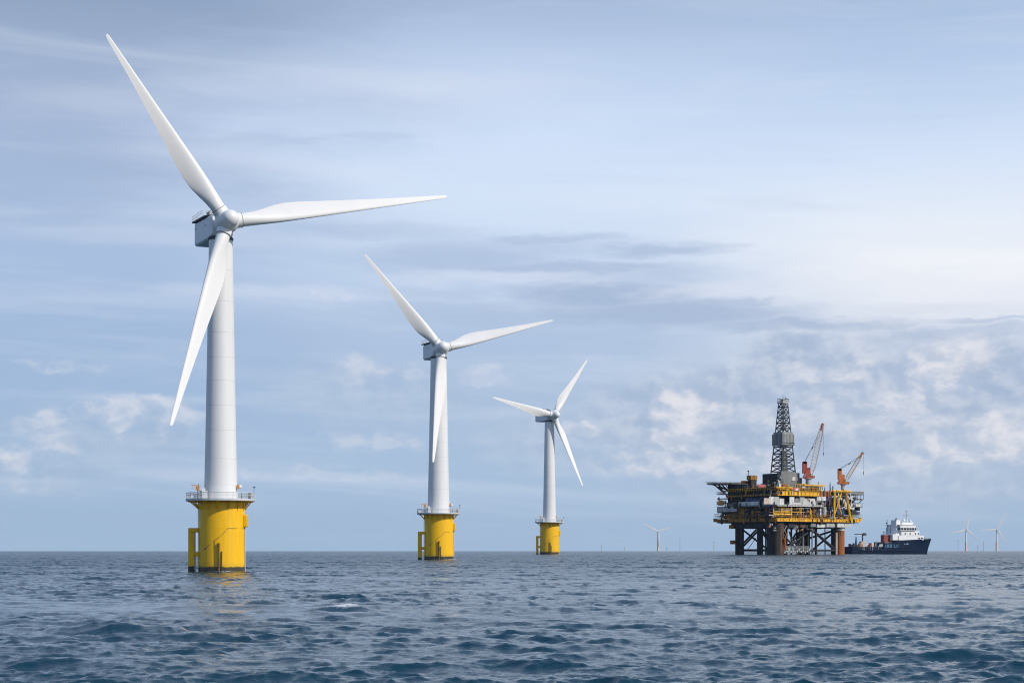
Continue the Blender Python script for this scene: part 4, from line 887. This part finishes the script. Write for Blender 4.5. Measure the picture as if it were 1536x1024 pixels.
# lifeboat hanging on the left side
def local(a, b, z): return rig.matrix_basis @ Vector((a * S, b * S, z * S))
lbp = local(-11.5, 116, 76.4)
lb = empty('lifeboat', lbp, TH_R + R_(90)); tag(lb, 'small orange lifeboat hung on the left side of the oil platform', 'lifeboat')
h_ = []
for (x, wv_, z0, z1) in ((-4.4, .2, 1.4, 2.2), (-3.6, 1.0, .5, 2.7), (-1.5, 1.35, 0, 2.9), (1.5, 1.35, 0, 2.9), (3.6, 1.0, .5, 2.7), (4.4, .2, 1.4, 2.2)):
    m_ = (z0 + z1) / 2; h_.append([Vector((x, y, z)) for y, z in ((0, z0), (wv_ * .8, z0 + .3), (wv_, m_), (wv_ * .8, z1 - .3), (0, z1), (-wv_ * .8, z1 - .3), (-wv_, m_), (-wv_ * .8, z0 + .3))])
MB().loft(h_).build('hull', M['orange'], lb); MB().box(-1.2, 1.2, -.8, .8, 2.85, 3.8).build('cabin', M['orange'], lb)

# ------------------------------------------------------------------ supply ship
SS = DS / FPX; AL = R_(24)
ship = empty('supply_ship', (xat(1335.5, DS), DS + 20, 0), AL); tag(ship, 'dark blue offshore supply ship with white wheelhouse forward, beside the platform', 'ship')
SS = (DS + 20) / FPX
ship.location.x = xat(1335.5, DS + 20)
def sp(mb, name, mat, parent=ship, **kw): return mb.build(name, M[mat], parent, scale=SS, **kw)
def zdeck(x):
    if x < -27: return 11.0
    if x < -20: return 11.0 + (x + 27) / 7 * 4.6
    if x < 8: return 15.6 + (x + 20) / 28 * 5.2
    return 20.8 + max(0, (x - 8)) / 66 * 2.6
secs = []
for x in [-80.3, -79, -60, -45, -34, -27.2, -26.8, -23, -20, -10, 0, 8, 20, 32, 44, 54, 62, 68, 72, 74]:
    zt = zdeck(x); t = max(0, (x - 28) / 46); wt = 16.8 * (1 - t ** 2.4) + .25; wb = 16.2 * (1 - min(1, max(0, (x - 14) / 54)) ** 1.7) + .15
    tb_ = max(0, (x - 66) / 8); zb = -4 + 0 * t
    xs = lambda z: x + 1.5 * max(0, (x - 40) / 34) - max(0, (x - 40) / 34) ** 2 * 9.5 * (1 - min(1, max(0, z) / zt))
    pts = []
    for sgn in (1, -1):
        q = [(wb * .9, zb), (wb, 0.5), (wb + (wt - wb) * .25, zt * .4), (wb + (wt - wb) * .62, zt * .75), (wt, zt)]
        q = [Vector((xs(z), sgn * y, z)) for y, z in q]; pts += q if sgn == 1 else q[::-1]
    secs.append(pts)
sp(MB().loft(secs), 'hull', 'navy', angle=28)
# bulwark rail cap, fender strips
for z in (9.6, 5.0): sp(MB().tube((-73, -16.75, z), (22, -16.75, z), .45, n=5), 'fender', 'navy')
sp(MB().box(-78, -28, -15.6, 15.6, 11.0, 11.15), 'aft_deck', 'deckgrey')
# worn lettering on the side
for (x0, x1, z0, z1) in ((-21.5, -19.5, 9, 14.5), (-18.4, -14.6, 9.2, 14.8), (-13.4, -9.6, 9.2, 15), (.8, 2, 9.6, 15)): sp(MB().box(x0, x1, -16.98, -16.6, z0, z1), 'hull_lettering', 'lettering')
sp(MB().box(-6.4, -4.8, -16.98, -16.6, 9.2, 15).box(-4.8, -2.6, -16.98, -16.6, 9.2, 10.8).box(-2.6, -1.2, -16.98, -16.6, 9.2, 14), 'hull_lettering', 'lettering')
for (x0, x1, z0, z1) in ((12.4, 14.6, 14.6, 16), (15.6, 17.4, 14.6, 15.8), (17.8, 18.8, 14.6, 17.4), (19.2, 20.4, 14.6, 16.2)): sp(MB().box(x0, x1, -17.15, -16.5, z0, z1), 'hull_lettering', 'pale_lettering')
# superstructure
A1 = MB().prism([(4, -15), (50, -14), (56, -8), (57, 0), (56, 8), (50, 14), (4, 15)], 20.9, 28); sp(A1, 'deckhouse', 'shipwhite')
sp(MB().prism([(9, -15), (42, -15), (46.5, -9), (47, 0), (46.5, 9), (42, 15), (9, 15)], 28, 35), 'deckhouse', 'shipwhite')
wh = sp(MB().prism([(6, -16.6), (34, -16.6), (39, -9), (39.5, 0), (39, 9), (34, 16.6), (6, 16.6)], 35, 43.4), 'wheelhouse', 'shipwhite')
sp(MB().prism([(5.4, -17), (34.4, -17), (39.6, -9.2), (40.1, 0), (39.6, 9.2), (34.4, 17), (5.4, 17)], 36.2, 39.4), 'bridge_window', 'glass', wh)
for x in (6, 11, 16, 21, 26, 31): sp(MB().box(x, x + .7, -17.15, -16.9, 36, 39.5), 'window_frame', 'shipwhite', wh)
sp(MB().prism([(4, -17.4), (34.8, -17.4), (40.2, -9.4), (40.8, 0), (40.2, 9.4), (34.8, 17.4), (4, 17.4)], 43.4, 44.4), 'wheelhouse_roof', 'shipwhite')
sp(MB().prism([(12, -13), (30, -13), (34, -7), (34, 7), (30, 13), (12, 13)], 44.4, 47.5), 'monkey_island', 'shipwhite')
for x in (15, 24, 34, 39): sp(MB().box(x, x + 1.8, -15.18, -14.9, 29.5, 32), 'porthole', 'glass')
for x in (40.5, 46): sp(MB().box(x, x + 2.6, -14.75, -14.0, 23.5, 25.2), 'porthole', 'glass')
for y in (-9, -3, 4, 10): sp(MB().box(8.7, 9.1, y, y + 2.4, 29.5, 32.4), 'porthole', 'glass')
sp(MB().prism([(2, -12), (9, -12), (9, 1), (2, 1)], 21, 51), 'funnel', 'shipwhite')
sp(MB().tube((4, -9, 51), (4, -9, 54), 1.0, n=8), 'exhaust_pipe', 'dark'); sp(MB().tube((7, -4, 51), (7, -4, 53.4), .8, n=8), 'exhaust_pipe', 'dark')
sp(MB().tube((-3, 4, 29), (-3, 4, 52), .5, n=6).box(-4, -2, 2.5, 5.5, 46, 47.5), 'antenna', 'grey')
sp(MB().prism([(2, 4), (9, 4), (9, 14), (2, 14)], 21, 40), 'funnel', 'shipwhite')
sp(MB().box(-6, 3, -14, 14, 20.9, 30), 'deckhouse', 'shipwhite')
rnd2 = random.Random(3)
for i in range(9):
    y = rnd2.uniform(-14, 13); z = rnd2.uniform(19, 33); sp(MB().box(-7.5, -6.02, y, y + rnd2.uniform(1, 3), z, z + rnd2.uniform(1, 3)), 'bulkhead_fitting', rnd2.choice(('dark', 'grey', 'lettering', 'shipwhite', 'grey_light')))
ms = MB().tube((30, 0, 44), (30, 0, 64), 1.0, .6, n=8).tube((30, -6, 58.2), (30, 9, 58.2), .5, n=5).tube((30, -4, 64.5), (30, 4, 64.5), .35, n=5).tube((30, 0, 64), (30, 0, 69), .3, n=5).tube((30, -3.6, 60), (30, -3.6, 65), .3, n=4).tube((30, 3.6, 60), (30, 3.6, 65), .3, n=4).tube((32, 0, 44), (30, 0, 56), .5, n=5).tube((28, -2, 44), (30, 0, 54), .5, n=5)
sp(ms, 'mast', 'galv')
for (x, y, z, r) in ((18, -9, 47.5, 2.2), (30, -9, 46.6, 2.0), (22, 8, 47.5, 1.6), (37, -4, 44.6, 1.6)):
    sp(MB().lathe([(z, r * .4), (z + r * .7, r * .5), (z + r, r), (z + r * 1.9, r * .8), (z + r * 2.4, r * .15)], 14, Matrix.Translation((x, y, 0))), 'radar_dome', 'shipwhite')
fr_ = MB()
for (p, q) in (((40, -15.5), (56, -11)), ((56, -11), (70, -4)), ((70, -4), (73, 0)), ((40, 15.5), (56, 11)), ((56, 11), (70, 4)), ((70, 4), (73, 0))):
    for z in (23, 25): fr_.tube((*p, z), (*q, z), .2, n=4)
    for i in range(5): u = i / 5; fr_.tube((p[0] + (q[0] - p[0]) * u, p[1] + (q[1] - p[1]) * u, 21.5), (p[0] + (q[0] - p[0]) * u, p[1] + (q[1] - p[1]) * u, 25), .2, n=4)
sp(fr_, 'railing', 'galv'); sp(MB().box(56, 61, -4, 4, 22, 26).tube((58, -6, 24), (58, 6, 24), 1.4, n=8), 'windlass', 'grey')
# aft deck gear
kc = MB().tube((-56, -8, 11), (-56, -8, 31), 1.2, 1.0, n=8).tube((-70, -8, 29.6), (-50, -8, 29.6), .8, n=6).box(-54, -50, -9.5, -6.5, 27.5, 31.5)
sp(kc, 'deck_crane', 'dark'); sp(MB().box(-60, -51, -11, -5, 11, 19), 'crane_base', 'grey_light'); sp(MB().tube((-66, -6, 11), (-66, -6, 26), 2.0, .8, n=8), 'hose_reel', 'lettering')
for i in range(34):
    x = rnd2.uniform(-72, -30); y = rnd2.uniform(-15, 10); q = rnd2.uniform(1.2, 4); sp(MB().box(x, x + q, y, y + rnd2.uniform(1.2, 4), 11.1, 11.2 + rnd2.uniform(1.5, 6)), 'deck_gear', rnd2.choice(('dark', 'dark', 'grey', 'deckgrey', 'shipwhite', 'redbox', 'corange')))
for i in range(12):
    x = -70 + i * 3.6 + rnd2.uniform(-1, 1); sp(MB().tube((x, -17.1, rnd2.uniform(6, 8)), (x + rnd2.uniform(-1, 1), -17.1, rnd2.uniform(10, 12)), .7, n=6), 'tyre_fender', rnd2.choice(('grey', 'dark', 'grey_light')))
sp(MB().add([(-33, -16, 11), (-26, -16, 11), (-25, -16, 15), (-31, -16, 15), (-33, -15, 11), (-26, -15, 11), (-25, -15, 15), (-31, -15, 15)], [(0, 1, 2, 3), (7, 6, 5, 4), (0, 4, 5, 1), (1, 5, 6, 2), (2, 6, 7, 3), (3, 7, 4, 0)]), 'bulwark_panel', 'grey_light')
def shipat(x, y, z): return ship.matrix_basis @ Vector((x * SS, y * SS, z * SS))
cbx = empty('container', shipat(-12, -4, 18.2), AL); tag(cbx, 'red cargo box standing on the ship just behind its white deckhouse', 'container')
MB().box(-5.5, 5.5, -4, 4, 0, 9.4).build('box', M['redbox'], cbx, scale=SS); MB().box(-5.9, 5.9, -4.4, 4.4, 9.4, 10.2).build('lid', M['pinkred'], cbx, scale=SS)
sp(MB().box(-20, -5.8, -14.5, 14.5, 14, 18.1), 'winch_deck', 'deckgrey')

# ------------------------------------------------------------------ sea air
hz = MB().box(-9300, 9300, -9300, 9300, -4.5, 175).build('haze', bpy.data.materials.new('haze_air'), None, smooth=False)
tag(hz, kind='stuff'); hm = hz.data.materials[0]; hm.use_nodes = True; hn_ = hm.node_tree; hn_.nodes.clear()
ho_ = hn_.nodes.new('ShaderNodeOutputMaterial'); pv = hn_.nodes.new('ShaderNodeVolumePrincipled'); hn_.links.new(pv.outputs[0], ho_.inputs['Volume'])
pv.inputs['Color'].default_value = (0.80, 0.91, 1.0, 1); pv.inputs['Density'].default_value = 1.6e-5; pv.inputs['Anisotropy'].default_value = 0.3
hz.visible_shadow = True
